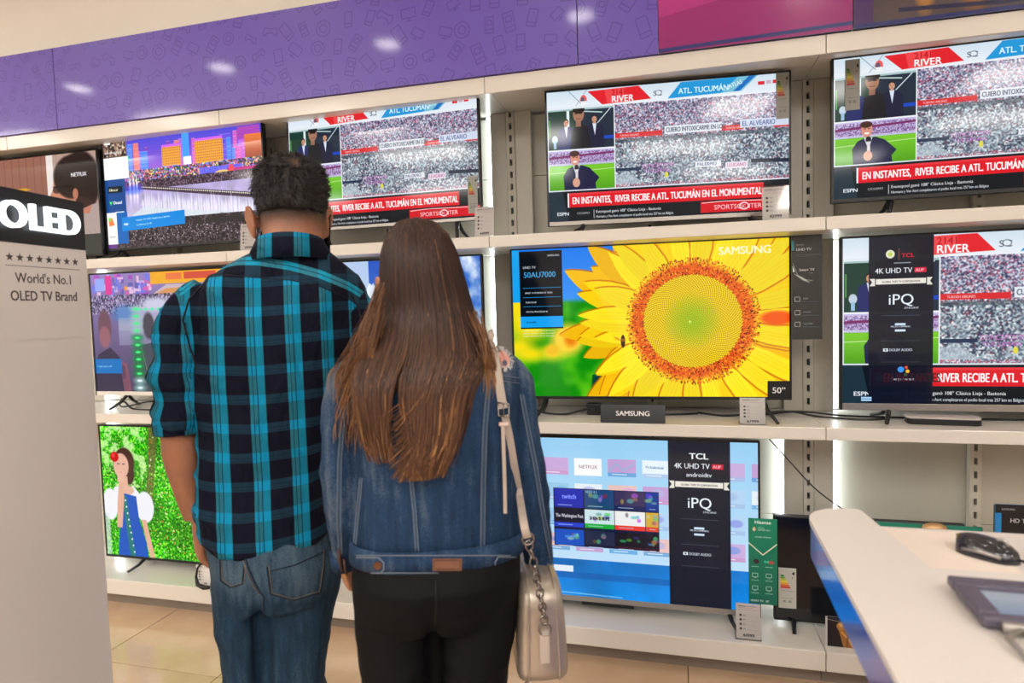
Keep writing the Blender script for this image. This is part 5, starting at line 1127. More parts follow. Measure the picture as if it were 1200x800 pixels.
# weave coordinates: across and along, separately for body and sleeves, kept per face corner
xb = ML(228, 430).x; xr = ML(408, 430).x
ztop_s = ML(230, 330).z
uvl = sm_.uv_layers.new(name='UVMap'); n_l = len(sm_.loops); lv = np.empty(n_l, int); sm_.loops.foreach_get('vertex_index', lv)
ls = np.empty(len(sm_.polygons), int); lt = np.empty(len(sm_.polygons), int); sm_.polygons.foreach_get('loop_start', ls); sm_.polygons.foreach_get('loop_total', lt)
cen = np.empty(len(sm_.polygons)*3); sm_.polygons.foreach_get('center', cen); cen = cen.reshape(-1, 3)
xl_bound = np.interp(-cen[:, 2], [-ML(0, 345).z, -ML(0, 365).z, -ML(0, 400).z], [ML(214, 345).x, ML(222, 365).x, xb])
xr_bound = np.interp(-cen[:, 2], [-ML(0, 345).z, -ML(0, 380).z], [ML(428, 345).x, xr+.008])
reg = np.where(cen[:, 0] < xl_bound, 1, np.where(cen[:, 0] > xr_bound, 2, 0)); loopreg = np.repeat(reg, lt)
P = co[lv]; R_ = .16
ub = np.arctan2((P[:, 0]-ctr)/1.0, np.maximum(-(P[:, 1])*1.05, -.2)); ub = np.where(P[:, 1] < .0, (P[:, 0]-ctr)+np.sign(P[:, 0]-ctr)*.25*np.maximum(0, np.abs(P[:, 0]-ctr)-.11), ub*.13)
ua = np.arctan2(P[:, 0]-ML(206, 440).x, -P[:, 1]+.0)*.05+.0 ; ur = np.arctan2(P[:, 0]-ML(423, 440).x, -P[:, 1])*.05
U = np.where(loopreg == 0, ub, np.where(loopreg == 1, ua+.036, ur+.03)); V = P[:, 2]-np.abs(P[:, 0]-ctr)*.05
isyoke = np.zeros(n_l)
yz = ML(320, 322).z
uvl.data.foreach_set('uv', np.stack([U+.0, V-yz], 1).astype(np.float32).ravel())
fa = sm_.attributes.new('sleeve', 'FLOAT', 'FACE'); fa.data.foreach_set('value', (reg > 0).astype(np.float32))
def zline(pts):
    q = [ML(*p, -.1) for p in pts]; return np.interp(co[:, 0], [p.x for p in q], [p.z for p in q])
back = np.where(co[:, 1] > .02, -.3, 0)
set_attr(sm_, 'yokez', co[:, 2]-zline([(205, 345), (234, 324), (266, 322), (302, 325), (338, 328), (374, 335), (408, 350), (432, 366), (450, 390)])+back)
set_attr(sm_, 'bandz', co[:, 2]-zline([(205, 340), (235, 314), (260, 306), (275, 304), (302, 305), (338, 311), (374, 321), (410, 335), (431, 347), (450, 362)])+back)
def plaid():
    m = mat('checked_cotton', rgb(20, 22, 40), .8, spec=.15); nt = m.node_tree; b = nt.nodes['Principled BSDF']; N = nt.nodes; L = nt.links
    uv = N.new('ShaderNodeUVMap'); sp = N.new('ShaderNodeSeparateXYZ'); L.new(uv.outputs[0], sp.inputs[0])
    def mth(op, a, b_=None, c=None, clamp=False):
        n = N.new('ShaderNodeMath'); n.operation = op; n.use_clamp = clamp
        for i, v in enumerate((a, b_, c)):
            if v is None: continue
            if isinstance(v, (int, float)): n.inputs[i].default_value = v
            else: L.new(v, n.inputs[i])
        return n.outputs[0]
    def band(x, period, off, w):      # 1 inside a stripe of width w
        f = mth('PINGPONG', mth('ADD', x, off), period/2); return mth('LESS_THAN', f, w/2)
    u, v = sp.outputs[0], sp.outputs[1]
    at = N.new('ShaderNodeAttribute'); at.attribute_name = 'sleeve'
    body = mth('SUBTRACT', 1, at.outputs['Fac']); ay = N.new('ShaderNodeAttribute'); ay.attribute_name = 'yokez'; ab = N.new('ShaderNodeAttribute'); ab.attribute_name = 'bandz'; yoke = mth('MULTIPLY', mth('GREATER_THAN', ay.outputs['Fac'], 0), body)
    PU, PV = .0755, .0605
    su = band(u, PU, .0, .031); dl = mth('MAXIMUM', band(u, PU, .0, .0018), band(u, PU, .0085, .0014)); half = band(u, PU, -.0075, .015)
    sv = band(v, PV, .022, .020); dv = mth('MAXIMUM', band(v, PV, .022, .0022), band(v, PV, .0285, .0014))
    yv = mth('MULTIPLY', mth('LESS_THAN', mth('ABSOLUTE', ab.outputs['Fac']), .0095), yoke)
    ny = mth('SUBTRACT', 1, yoke)
    def mix(f, a, b_):
        n = N.new('ShaderNodeMix'); n.data_type = 'RGBA'; L.new(f, n.inputs[0])
        for i, c in ((6, a), (7, b_)):
            if isinstance(c, tuple): n.inputs[i].default_value = (*c, 1)
            else: L.new(c, n.inputs[i])
        return n.outputs[2]
    c = mix(mth('MULTIPLY', sv, .75), rgb(13, 15, 33), rgb(26, 58, 78)); c = mix(mth('MULTIPLY', dv, sv), c, rgb(18, 40, 56))
    main = mth('MULTIPLY', su, ny); faint = mth('MULTIPLY', mth('MULTIPLY', su, yoke), .5)
    st = mix(half, rgb(38, 108, 126), rgb(18, 122, 152)); st = mix(mth('MULTIPLY', sv, .8), st, rgb(6, 148, 196))
    c = mix(main, c, st); c = mix(faint, c, rgb(38, 78, 98)); c = mix(mth('MULTIPLY', dl, main), c, rgb(10, 50, 74))
    yb = mix(band(u, PU, .0, .031), rgb(50, 126, 148), rgb(26, 150, 184)); c = mix(yv, c, yb); c = mix(mth('MULTIPLY', mth('LESS_THAN', mth('ABSOLUTE', ab.outputs['Fac']), .0010), yoke), c, rgb(14, 50, 70))
    L.new(c, b.inputs['Base Color'])
    n2 = N.new('ShaderNodeTexNoise'); n2.inputs['Scale'].default_value = 260; tc = N.new('ShaderNodeTexCoord'); L.new(tc.outputs['Object'], n2.inputs[0])
    bp = N.new('ShaderNodeBump'); bp.inputs['Strength'].default_value = .2; bp.inputs['Distance'].default_value = .001; L.new(n2.outputs[0], bp.inputs['Height'])
    mp = N.new('ShaderNodeMapping'); mp.inputs['Rotation'].default_value = (0, .6, 0); mp.inputs['Scale'].default_value = (9, 5, 3.2); L.new(tc.outputs['Object'], mp.inputs[0])
    n3 = N.new('ShaderNodeTexNoise'); n3.inputs['Scale'].default_value = 1.6; n3.inputs['Detail'].default_value = 3; n3.inputs['Distortion'].default_value = .8; L.new(mp.outputs[0], n3.inputs[0])
    b2 = N.new('ShaderNodeBump'); b2.inputs['Strength'].default_value = .8; b2.inputs['Distance'].default_value = .03; L.new(n3.outputs[0], b2.inputs['Height']); L.new(bp.outputs[0], b2.inputs['Normal']); L.new(b2.outputs[0], b.inputs['Normal'])
    return m
M['plaid'] = plaid(); sm_.materials.append(M['plaid']); sm_.shade_smooth()
shirt = link('shirt', sm_, None, man.o)
sb = bvh_of(sm_)
thr = mat('dark_thread', rgb(14, 16, 30), .8)
seam(man, sb, [(236, 324), (266, 322), (302, 325), (338, 328), (374, 335), (408, 350), (424, 361)], 'yoke_seam', thr, shirt, r=.0018, flat=.5, off=.0002)
for pts in ([(240, 333), (222, 350), (214, 375), (222, 405), (231, 432)], [(412, 345), (420, 362), (424, 385)]): seam(man, sb, pts, 'sleeve_seam', thr, shirt, r=.0018)
# collar and rolled cuffs
def ring_band(c0, c1, rx, ry, th, z_tilt=0, n=30, flare=1.1):
    vs = []; fs = []
    for (c, k) in ((c0, 1), (c1, flare)):
        for t_ in (0, th):
            for i in range(n):
                a = 2*pi*i/n; vs.append((c[0]+(rx*k+t_)*cos(a), c[1]+(ry*k+t_)*sin(a), c[2]+z_tilt*sin(a)))
    def q(r, i): return r*n+i % n
    for i in range(n):
        fs += [(q(0, i), q(0, i+1), q(2, i+1), q(2, i)), (q(1, i+1), q(1, i), q(3, i), q(3, i+1)), (q(0, i+1), q(0, i), q(1, i), q(1, i+1)), (q(2, i), q(2, i+1), q(3, i+1), q(3, i))]
    return vs, fs
zcol = ML(340, 283).z; zcb = ML(340, 305).z; nkx = ML(341, 290).x
cl = MB().add(*ring_band((nkx, -.004, zcol), (nkx, -.006, zcb-.012), .069, .078, .004, z_tilt=-.012, flare=1.36))
clm = cl.mesh('collar'); uvc = clm.uv_layers.new(name='UVMap')
for l in clm.loops: v = clm.vertices[l.vertex_index].co; uvc.data[l.index].uv = (v.x-hc.x+.055, -.045+(v.z-zcb)*.3)
fa = clm.attributes.new('sleeve', 'FLOAT', 'FACE'); fa.data.foreach_set('value', np.ones(len(clm.polygons), np.float32)); clm.materials.append(M['plaid']); clm.shade_smooth(); link('collar', clm, None, shirt)
for A, B in ((ML(207, 478), ML(209, 507)), (ML(421, 478, .01), ML(419, 504, .03))):
    ax = (B-A); mbq = MB().tube([A, A+ax*.15, A+ax*.5, A+ax*.9, B, B-ax*.02], [.042, .0475, .0495, .049, .047, .042], n=24)
    wq = mbq.mesh('cuff'); 
    uvq = wq.uv_layers.new(name='UVMap')
    for l in wq.loops: v = wq.vertices[l.vertex_index].co; uvq.data[l.index].uv = (atan2(v.x-A.x, -v.y)*.05+.036, v.z-yz-.02)
    fa = wq.attributes.new('sleeve', 'FLOAT', 'FACE'); fa.data.foreach_set('value', np.ones(len(wq.polygons), np.float32)); wq.materials.append(M['plaid']); wq.shade_smooth(); link('cuff', wq, None, shirt)
# jeans
jm = MB()
jm.loft([man.sec(632, 238, 390, .122, -.008), man.sec(655, 243, 392, .132, -.012), man.sec(680, 247, 404, .136, -.014), man.sec(705, 250, 402, .132, -.012), man.sec(722, 256, 396, .118, -.006)], n=40, p=2.6)
a0, a1, a2, a3 = ML(283, 672), ML(286, 715), ML(290, 755), ML(291, 800)
b0, b1, b2, b3 = ML(355, 672), ML(350, 715), ML(347, 755), ML(344, 800)
for q, rr in (((a0, a1, a2, a3), (.125, .122, .104, .100)), ((b0, b1, b2, b3), (.186, .166, .148, .134))):
    secs = [(p.x, -.008, p.z, w/2, min(.105, max(.088, w/2)*1.12)) for p, w in zip(q, rr)]; x = q[-1].x
    secs += [(x, .0, .56, .078, .08), (x, .0, .48, .070, .074), (x, -.01, .35, .068, .074), (x, -.02, .2, .062, .070), (x, -.02, .06, .062, .075)]
    jm.loft(secs, n=30, p=2.2)
jme = remeshed(jm, .006, 6); zcr = ML(310, 700, -.1).z; xcr = ML(310, 720).x
def jw(v):
    f = .004*nz(v, 12, 12, 8, 2)+.005*nz(Vector((v.x-abs(v.z-zcr)*.3, v.y, v.z+abs(v.x-xcr)*.9)), 5, 5, 22, 4)*max(0, min(1, (zcr+.05-v.z)/.1))
    if v.y < 0:
        g = math.exp(-((v.x-xcr)/.014)**2); f -= .016*g*max(0, min(1, (zcr+.10-v.z)/.08))
    return f
wrinkle(jme, jw); co = coords(jme)
set_attr(jme, 'fade', .12*np.exp(-((co[:, 2]-(zcr+.06))/.07)**2)+.04*np.exp(-((np.abs(co[:, 0]-xcr)-.09)/.03)**2)-.06)
jme.materials.append(denim('jeans_denim', rgb(36, 62, 84), rgb(80, 102, 118), rgb(18, 34, 52))); jme.shade_smooth(); jeans = link('jeans', jme, None, man.o); jb = bvh_of(jme)
gold = mat('tan_thread', rgb(120, 104, 84), .8); dkb = mat('dark_denim_edge', rgb(24, 40, 60), .85)
seam(man, jb, [(288, 654), (292, 668), (300, 685), (309, 698), (310, 730), (310, 770)], 'centre_seam', dkb, jeans, r=.002)
seam(man, jb, [(284, 654), (289, 670), (297, 687), (305, 697)], 'stitch_line', gold, jeans, r=.0008)
def pocket(p, bvh, pts, m, parent):
    return None
for pts in ([(313, 664), (317, 696), (345, 703), (376, 694), (380, 664), (381, 645)], [(258, 655), (259, 680), (270, 688), (284, 684), (286, 664)]):
    seam(man, jb, pts, 'pocket_edge', dkb, jeans, r=.0016); seam(man, jb, [(x+(2 if x < 330 else -2)*1, y-2) for x, y in pts], 'stitch_line', gold, jeans, r=.0007, off=.0018)
seam(man, jb, [(313, 670), (345, 662), (382, 645)], 'yoke_line', dkb, jeans, r=.0012)
for x in (a3.x, b3.x): shoe(man.o, x, -.02, mat('dark_shoe', rgb(40, 38, 40), .6))
# ================= the woman
wom = Person('person', 508, 1.10, radians(22), 'woman with long brown hair in a blue denim jacket and black trousers, seen from behind')
WL = wom.loc
wh_ = WL(487, 300, .02); wt = WL(487, 262).z; HC = (wh_.x, .02)
mb = MB()
head(mb, HC, wt, .060, .084, .215)
mb.loft([(HC[0], 0, wt-.28, .05, .05), (HC[0], 0, wt-.21, .047, .05), (HC[0], .0, wt-.15, .048, .055)])
for s_ in (-1, 1): ear(mb, HC[0]+s_*.060, .01, wt-.12, s_, .9)
mb.loft([wom.sec(412, 470, 552, .045), wom.sec(425, 440, 580, .06), wom.sec(450, 432, 588, .07), wom.sec(500, 436, 592, .08), wom.sec(580, 436, 592, .075), wom.sec(640, 436, 594, .085), wom.sec(700, 432, 594, .09), wom.sec(735, 436, 588, .085)])
wlx, wrx = WL(467, 800).x, WL(553, 800).x; whz = WL(510, 740).z
for x in (wlx, wrx): leg_body(mb, (x, 0, whz), (x*.95, .01, .46), (x*.9, -.02, .08), [.05, .045, .042, .042, .04, .032])
WA = [WL(420, 435), WL(406, 470), WL(400, 530), WL(400, 580), WL(400, 620, .03), WL(401, 652, .06)]
mb.tube(catmull(WA, 3), np.interp(np.linspace(0, 1, 16), [0, .5, .8, 1], [.026, .026, .02, .018]), n=12)
WR = [WL(590, 440), WL(606, 470), WL(612, 530), WL(622, 590), WL(630, 640, .02), WL(634, 664, .03)]
mb.tube(catmull(WR, 3), np.interp(np.linspace(0, 1, 16), [0, .5, .8, 1], [.026, .026, .02, .018]), n=12)
hand(mb, WA[-1], (.12, .55, -.8), (0, 1, .3), (1, .1, 0), .82, .5, wr=.017)
hand(mb, WR[-1], (-.1, .5, -1), (0, 1, .2), (-1, .1, 0), .82, .4, wr=.017)
wme = remeshed(mb, .0040, 3); wme.materials.append(skin_mat('light_brown_skin', rgb(190, 134, 108))); wme.shade_smooth(); link('body', wme, None, wom.o)
for s_ in (-1, 1): MB().ball((HC[0]+s_*.028, HC[1]+.078, wt-.215*.5), .0105, 12).build('eye', bpy.data.materials['eye_white'], wom.o, smooth=True)

# jacket
ch = MB()
JS = [wom.sec(396, 470, 556, .052), wom.sec(404, 450, 572, .068), wom.sec(414, 424, 592, .084), wom.sec(430, 408, 604, .098), wom.sec(455, 412, 607, .106), wom.sec(490, 418, 606, .110), wom.sec(530, 421, 606, .110), wom.sec(575, 419, 607, .104), wom.sec(620, 416, 609, .104), wom.sec(650, 415, 611, .106), wom.sec(672, 414, 612, .108)]
ch.loft(JS, n=40, p=2.5)
A = [WL(428, 434), WL(407, 452), WL(401, 485), WL(400, 530), WL(400, 580), WL(401, 620, .01), WL(402, 656, .03)]
ch.tube(catmull(A, 3), np.interp(np.linspace(0, 1, 19), [0, .17, .35, .55, .7, .85, 1], [.038, .038, .037, .036, .033, .024, .020]), n=18)
B = [WL(586, 434), WL(602, 450), WL(607, 485), WL(612, 530), WL(620, 580), WL(626, 620, .01), WL(632, 662, .03)]
ch.tube(catmull(B, 3), np.interp(np.linspace(0, 1, 19), [0, .17, .35, .55, .7, .85, 1], [.036, .037, .037, .037, .036, .032, .026]), n=18)
jk = remeshed(ch, .005, 6)
def jkw(v):
    side = 1 if (v.x < WL(424, 500).x or v.x > WL(604, 500).x) else 0
    f = .003*nz(v, 14, 14, 8, 11)+.0035*ridge(Vector((v.x+v.z*.3, v.y, v.z)), 7, 7, 10, 6)
    if side: f += .003*nz(v, 10, 10, 34, 2)
    return f-.002
wrinkle(jk, jkw); cj = coords(jk)
ztp = WL(500, 440).z
gap = np.minimum(np.abs(cj[:, 0]-WL(424, 520).x), np.abs(cj[:, 0]-WL(606, 520).x))
set_attr(jk, 'fade', .17*np.clip((cj[:, 2]-ztp+.05)/.07, 0, 1)-.02+.10*np.exp(-((cj[:, 0]-WL(385, 500).x)/.012)**2)-.05*(gap < .006))  # faded shoulders; colour darker along the gaps between sleeves and body
M['jdenim'] = denim('jacket_denim', rgb(36, 62, 92), rgb(100, 112, 124), rgb(20, 36, 60), 1.6)
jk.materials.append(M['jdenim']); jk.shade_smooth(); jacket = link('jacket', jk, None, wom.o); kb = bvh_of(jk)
pale = mat('pale_stitching', rgb(116, 126, 138), .85); edge = mat('denim_seam', rgb(52, 78, 106), .85)
def dbl(pts, nm='seam', gapx=3.2, r=.0007, rope=True):
    if rope: seam(wom, kb, pts, nm, edge, jacket, r=.0024, flat=.45, off=.0004)
    for dx in (-gapx/2, gapx/2): seam(wom, kb, [(x+dx, y) for x, y in pts], 'stitch_line', pale, jacket, r=r, off=.0015, step=4)
dbl([(572, 450), (568, 500), (566, 560), (565, 646)], gapx=4.5); dbl([(482, 500), (482, 560), (486, 600), (489, 646)], gapx=3.6)
dbl([(424, 560), (420, 600), (415, 650)], gapx=3)
dbl([(410, 468), (402, 490), (398, 540), (397, 600), (399, 650)], gapx=4); dbl([(611, 462), (618, 500), (628, 550), (634, 590), (643, 640), (648, 662)], gapx=4)
dbl([(432, 455), (450, 444), (500, 438), (560, 440), (606, 446)], nm='yoke_seam', gapx=0)
for pts in ([(560, 443), (580, 445), (608, 449)], [(560, 437), (580, 439), (608, 443)]): seam(wom, kb, pts, 'stitch_line', pale, jacket, r=.0008, off=.002)
# waistband: a band proud of the hem with tabs, buttons and a leather patch
def band_mesh(z0, z1, secA, secB, grow, n=64):
    vs = []; fs = []
    for (z, q) in ((z0, secB), (z1, secA)):
        for t_ in (0, .004):
            for k in range(n):
                a = 2*pi*k/n; c, s_ = cos(a), sin(a); p = 2.5
                vs.append((q[0]+(q[3]+grow+t_)*math.copysign(abs(c)**(2/p), c), q[1]+(q[4]+grow+t_)*math.copysign(abs(s_)**(2/p), s_), z))
    def q_(r, i): return r*n+i % n
    for i in range(n): fs += [(q_(1, i), q_(1, i+1), q_(3, i+1), q_(3, i)), (q_(0, i+1), q_(0, i), q_(2, i), q_(2, i+1)), (q_(0, i), q_(0, i+1), q_(1, i+1), q_(1, i)), (q_(2, i+1), q_(2, i), q_(3, i), q_(3, i+1))]
    return MB().add(vs, fs)
zb0, zb1 = WL(514, 673, -.118).z, WL(514, 648, -.118).z
wb = band_mesh(zb0, zb1, JS[-2], JS[-1], .001).mesh('waistband'); set_attr(wb, 'fade', np.full(len(wb.vertices), .02)); wb.materials.append(M['jdenim']); wb.shade_smooth(); wbo = link('waistband', wb, None, jacket); bb = bvh_of(wb)
for y_ in (650.5, 671): seam(wom, bb, [(x, y_) for x in range(418, 610, 12)], 'stitch_line', pale, wbo, r=.0008, step=6)
for pts in ([(418, 653), (444, 653), (450, 659), (450, 667), (446, 671), (418, 671)], [(610, 653), (584, 652), (580, 658), (580, 666), (584, 671), (610, 671)]): seam(wom, bb, pts, 'tab_edge', pale, wbo, r=.0010, step=5)
for x_ in (443,):
    p = wom.hit(bb, x_, 662, .001)
    if p: MB().prism([(.0065*cos(a*pi/8), .0065*sin(a*pi/8)) for a in range(16)], 0, .002, M=Matrix.Translation(p) @ Matrix.Rotation(pi/2, 4, 'X')).build('button', mat('copper_button', rgb(130, 90, 66), .35, metal=.8), wbo)
p = [wom.hit(bb, x, y, .0005) or WL(x, y, -.12) for x, y in ((507, 654), (541, 654), (541, 668), (507, 668))]
lp = MB(); q = [v+Vector((0, -.0018, 0)) for v in p]; lp.add(p+q, [(3, 2, 1, 0), (4, 5, 6, 7), (0, 1, 5, 4), (1, 2, 6, 5), (2, 3, 7, 6), (3, 0, 4, 7)]).build('leather_patch', mat('tan_leather', rgb(128, 84, 62), .6, vary=(60, .1)), wbo)
seam(wom, bb, [(509, 656), (539, 656), (539, 666), (509, 666), (509, 656)], 'stitch_line', mat('brown_thread', rgb(80, 50, 36), .8), wbo, r=.0006, off=.0026)
# collar, frayed patch on the right shoulder, zipped cuff trim
ccx = WL(502, 400).x
cc = MB().add(*ring_band((ccx, .0, WL(500, 378).z), (ccx, -.004, WL(500, 402).z), .056, .06, .005, z_tilt=-.008, flare=1.2)).mesh('collar'); set_attr(cc, 'fade', np.full(len(cc.vertices), .1)); cc.materials.append(M['jdenim']); cc.shade_smooth(); link('collar', cc, None, jacket)
fp = MB(); rg = random.Random(5); base = wom.hit(kb, 591, 420, .0008)
if base:
    nrm = Vector((.45, -.6, .65)).normalized(); uu = Vector((0, .4, .37)).normalized().cross(nrm).normalized(); vv = nrm.cross(uu)
    blob = [base+uu*(.011*cos(a)*(1+.2*rg.random()))+vv*(.019*sin(a)*(1+.2*rg.random())) for a in np.linspace(0, 2*pi, 18, endpoint=False)]
    snap = []
    for b_ in blob+[base]:
        h = kb.find_nearest(b_); snap.append(h[0]+h[1]*.0008)
    fp.add(snap, [(i, (i+1) % 18, 18) for i in range(18)]); po = fp.build('frayed_hole', mat('pink_lining', rgb(216, 150, 138), .8), jacket)
    fr_ = MB()
    for k in range(110):
        a = rg.uniform(0, 2*pi); s0 = kb.find_nearest(base+uu*.011*cos(a)+vv*.019*sin(a)); d = (uu*cos(a)+vv*sin(a)+Vector((rg.gauss(0, .5), rg.gauss(0, .5), rg.gauss(0, .5)-.2))).normalized()
        fr_.tube([s0[0]+s0[1]*.001, s0[0]+d*.004+s0[1]*.003, s0[0]+d*.009+s0[1]*.002], .0004, n=3)
    o = fr_.build('fray', mat('white_fray', rgb(215, 210, 205), .9), po); o['kind'] = 'stuff'
M['bleather'] = mat('brown_leather', rgb(74, 44, 36), .5)
cA = WL(402, 648, .026)
MB().tube([WL(402, 648, .026), WL(402, 662, .036)], [.0235, .0225], n=16, flat=1).build('cuff_trim', M['jdenim'], jacket, smooth=True)
MB().tube([WL(397, 640, -.006), WL(398, 655, .0), WL(401, 668, .01)], [.002, .0035, .003], n=6).tube([WL(403, 655, -.004), WL(406, 674, .0)], .0022, n=6).build('zip_pull', M['bleather'], jacket, smooth=True)
MB().torus(WL(404, 676, -.002), .004, .001, M=Matrix.Rotation(pi/2, 4, 'X'), n=12).build('zip_ring', mat('brass', rgb(190, 140, 70), .3, metal=1), jacket, smooth=True)
MB().tube([WL(631, 652, .024), WL(633, 668, .036)], [.028, .027], n=16).build('cuff_trim', M['jdenim'], jacket, smooth=True)

# trousers
tj = MB()
tj.loft([wom.sec(652, 418, 606, .100), wom.sec(672, 415, 610, .108, -.008), wom.sec(700, 413, 610, .118, -.014), wom.sec(728, 415, 607, .112, -.010), wom.sec(748, 420, 602, .096, -.004)], n=40, p=2.6)
for pts, ws in (([(463, 690), (464, 740), (468, 785)], (.145, .140, .132)), ([(560, 690), (556, 740), (552, 785)], (.148, .144, .130))):
    ps = [WL(*p) for p in pts]; x = ps[-1].x
    tj.loft([(p.x, -.004, p.z, w/2, .088) for p, w in zip(ps, ws)]+[(x, .0, .56, .058, .066), (x*.97, .005, .46, .052, .056), (x*.93, -.01, .32, .050, .058), (x*.9, -.015, .2, .042, .05), (x*.9, -.02, .07, .036, .045)], n=30, p=2.2)
tme_ = remeshed(tj, .005, 6); xc = WL(508, 750).x; zc_ = WL(508, 748, -.09).z
def tw(v):
    f = .0018*nz(v, 18, 18, 12, 3)+.003*nz(Vector((v.x, v.y, v.z+abs(v.x-xc)*.6)), 4, 4, 34, 7)*max(0, min(1, (zc_+.08-v.z)/.1))
    if v.y < 0: f -= .012*math.exp(-((v.x-xc)/.012)**2)*max(0, min(1, (zc_+.09-v.z)/.08))
    return f
wrinkle(tme_, tw); tme_.materials.append(mat('black_twill', rgb(14, 13, 14), .7, spec=.15, bump=(400, .15, .0006), vary=(6, .12))); tme_.shade_smooth(); trousers = link('trousers', tme_, None, wom.o); tbv = bvh_of(tme_)
seam(wom, tbv, [(511, 680), (511, 710), (510, 740), (509, 780)], 'centre_seam', M['black'], trousers, r=.0012)
for x in (wlx*.9, wrx*.9): shoe(wom.o, x, -.02, mat('black_shoe', rgb(24, 22, 24), .5), L=.25, w=.042)

# hair: outline of the fall row by row (left, right) in pixels, turned into metres on the back
ROWS = [(251, 478, 497), (258, 460, 514), (272, 449, 528), (295, 443, 538), (330, 441, 548), (370, 439, 559), (400, 430, 568), (420, 423, 571), (440, 418, 562), (460, 420, 552), (485, 425, 547), (510, 430, 545), (530, 438, 543), (548, 470, 538)]
rz = []
for v, a, b in ROWS:
    A_, B_ = WL(a, v, -.03), WL(b, v, -.03); rz.append((A_.z, A_.x, B_.x))
rz.sort(); Z_ = [r[0] for r in rz]; XA = [r[1] for r in rz]; XB = [r[2] for r in rz]
zt, zn = wt, WL(490, 395).z
def back_y(s_, z):
    """depth of the hair's surface at lateral s_ in -1..1 and height z: round over the skull, then down the back"""
    r = sqrt(max(0, 1-s_*s_))
    yskull = HC[1]-.098*sqrt(max(.02, 1-((z-(wt-.09))/.11)**2)) if z > wt-.09 else HC[1]-.098
    yb = -.128
    t = max(0, min(1, ((wt-.14)-z)/.14)); t = t*t*(3-2*t); y = yskull*(1-t)+yb*t
    y0 = (HC[1]+.02)*(1-t)+(-.095)*t
    return y0+(y-y0)*r
def hx(s_, z):
    a, b = np.interp(z, Z_, XA), np.interp(z, Z_, XB); return (a+b)/2+(b-a)/2*s_
# base shell
rows = np.linspace(WL(490, 448).z, wt+.012, 34); n = 26; vs = []; fs = []
for z in rows:
    for k in range(n):
        s_ = -1+2*k/(n-1); sh = .93; vs.append((hx(s_*sh, z), back_y(s_, z)+.010, z))
    for k in range(n):
        s_ = 1-2*k/(n-1); t = max(0, min(1, ((wt-.14)-z)/.10)); fy = (HC[1]+.052*(1-min(1, max(0, (z-(wt-.05))/.06))))*(1-t)+(-.085)*t
        vs.append((hx(s_*.90, z), fy if abs(s_) < .99 else (fy+back_y(1, z))/2, z))
m2 = 2*n
for i in range(len(rows)-1):
    for k in range(m2): fs.append((i*m2+k, i*m2+(k+1) % m2, (i+1)*m2+(k+1) % m2, (i+1)*m2+k))
fs += [tuple(range(m2))[::-1], tuple((len(rows)-1)*m2+k for k in range(m2))]
def hair_mat():
    m = mat('long_brown_hair', rgb(60, 38, 28), .48, spec=.35); nt = m.node_tree; b = nt.nodes['Principled BSDF']; N = nt.nodes; L = nt.links
    a1 = N.new('ShaderNodeAttribute'); a1.attribute_name = 'tone'
    cr = N.new('ShaderNodeValToRGB'); e = cr.color_ramp.elements; e[0].position = 0; e[0].color = (*rgb(24, 15, 12), 1); e[1].position = 1; e[1].color = (*rgb(200, 146, 92), 1)
    for p, c in ((.3, rgb(60, 39, 29)), (.55, rgb(96, 64, 44)), (.78, rgb(148, 104, 66))): k = e.new(p); k.color = (*c, 1)
    L.new(a1.outputs['Fac'], cr.inputs[0]); L.new(cr.outputs[0], b.inputs['Base Color']); b.inputs['Anisotropic'].default_value = .4
    return m
M['lhair'] = hair_mat()
shell = MB().add(vs, fs); sme = remeshed(shell, .006, 3); cs = coords(sme)
set_attr(sme, 'tone', np.clip(.20+.30*(zt-.12-cs[:, 2])/.4, 0.12, .42)); sme.materials.append(M['lhair']); sme.shade_smooth(); whair = link('hair', sme, None, wom.o)
rg = random.Random(11); LK = MB(); tones = []
def add_strand(P, r, tone):
    k0 = len(LK.v); n_ = len(P); LK.tube(P, [r*(1-.0*i)*(1 if i < n_-3 else (n_-i)/3.5) for i in range(n_)], n=4, caps=False, flat=.6)
    for i in range(n_): tones.extend([tone(i/(n_-1), P[i])]*4)
part = WL(478, 252, -.0)
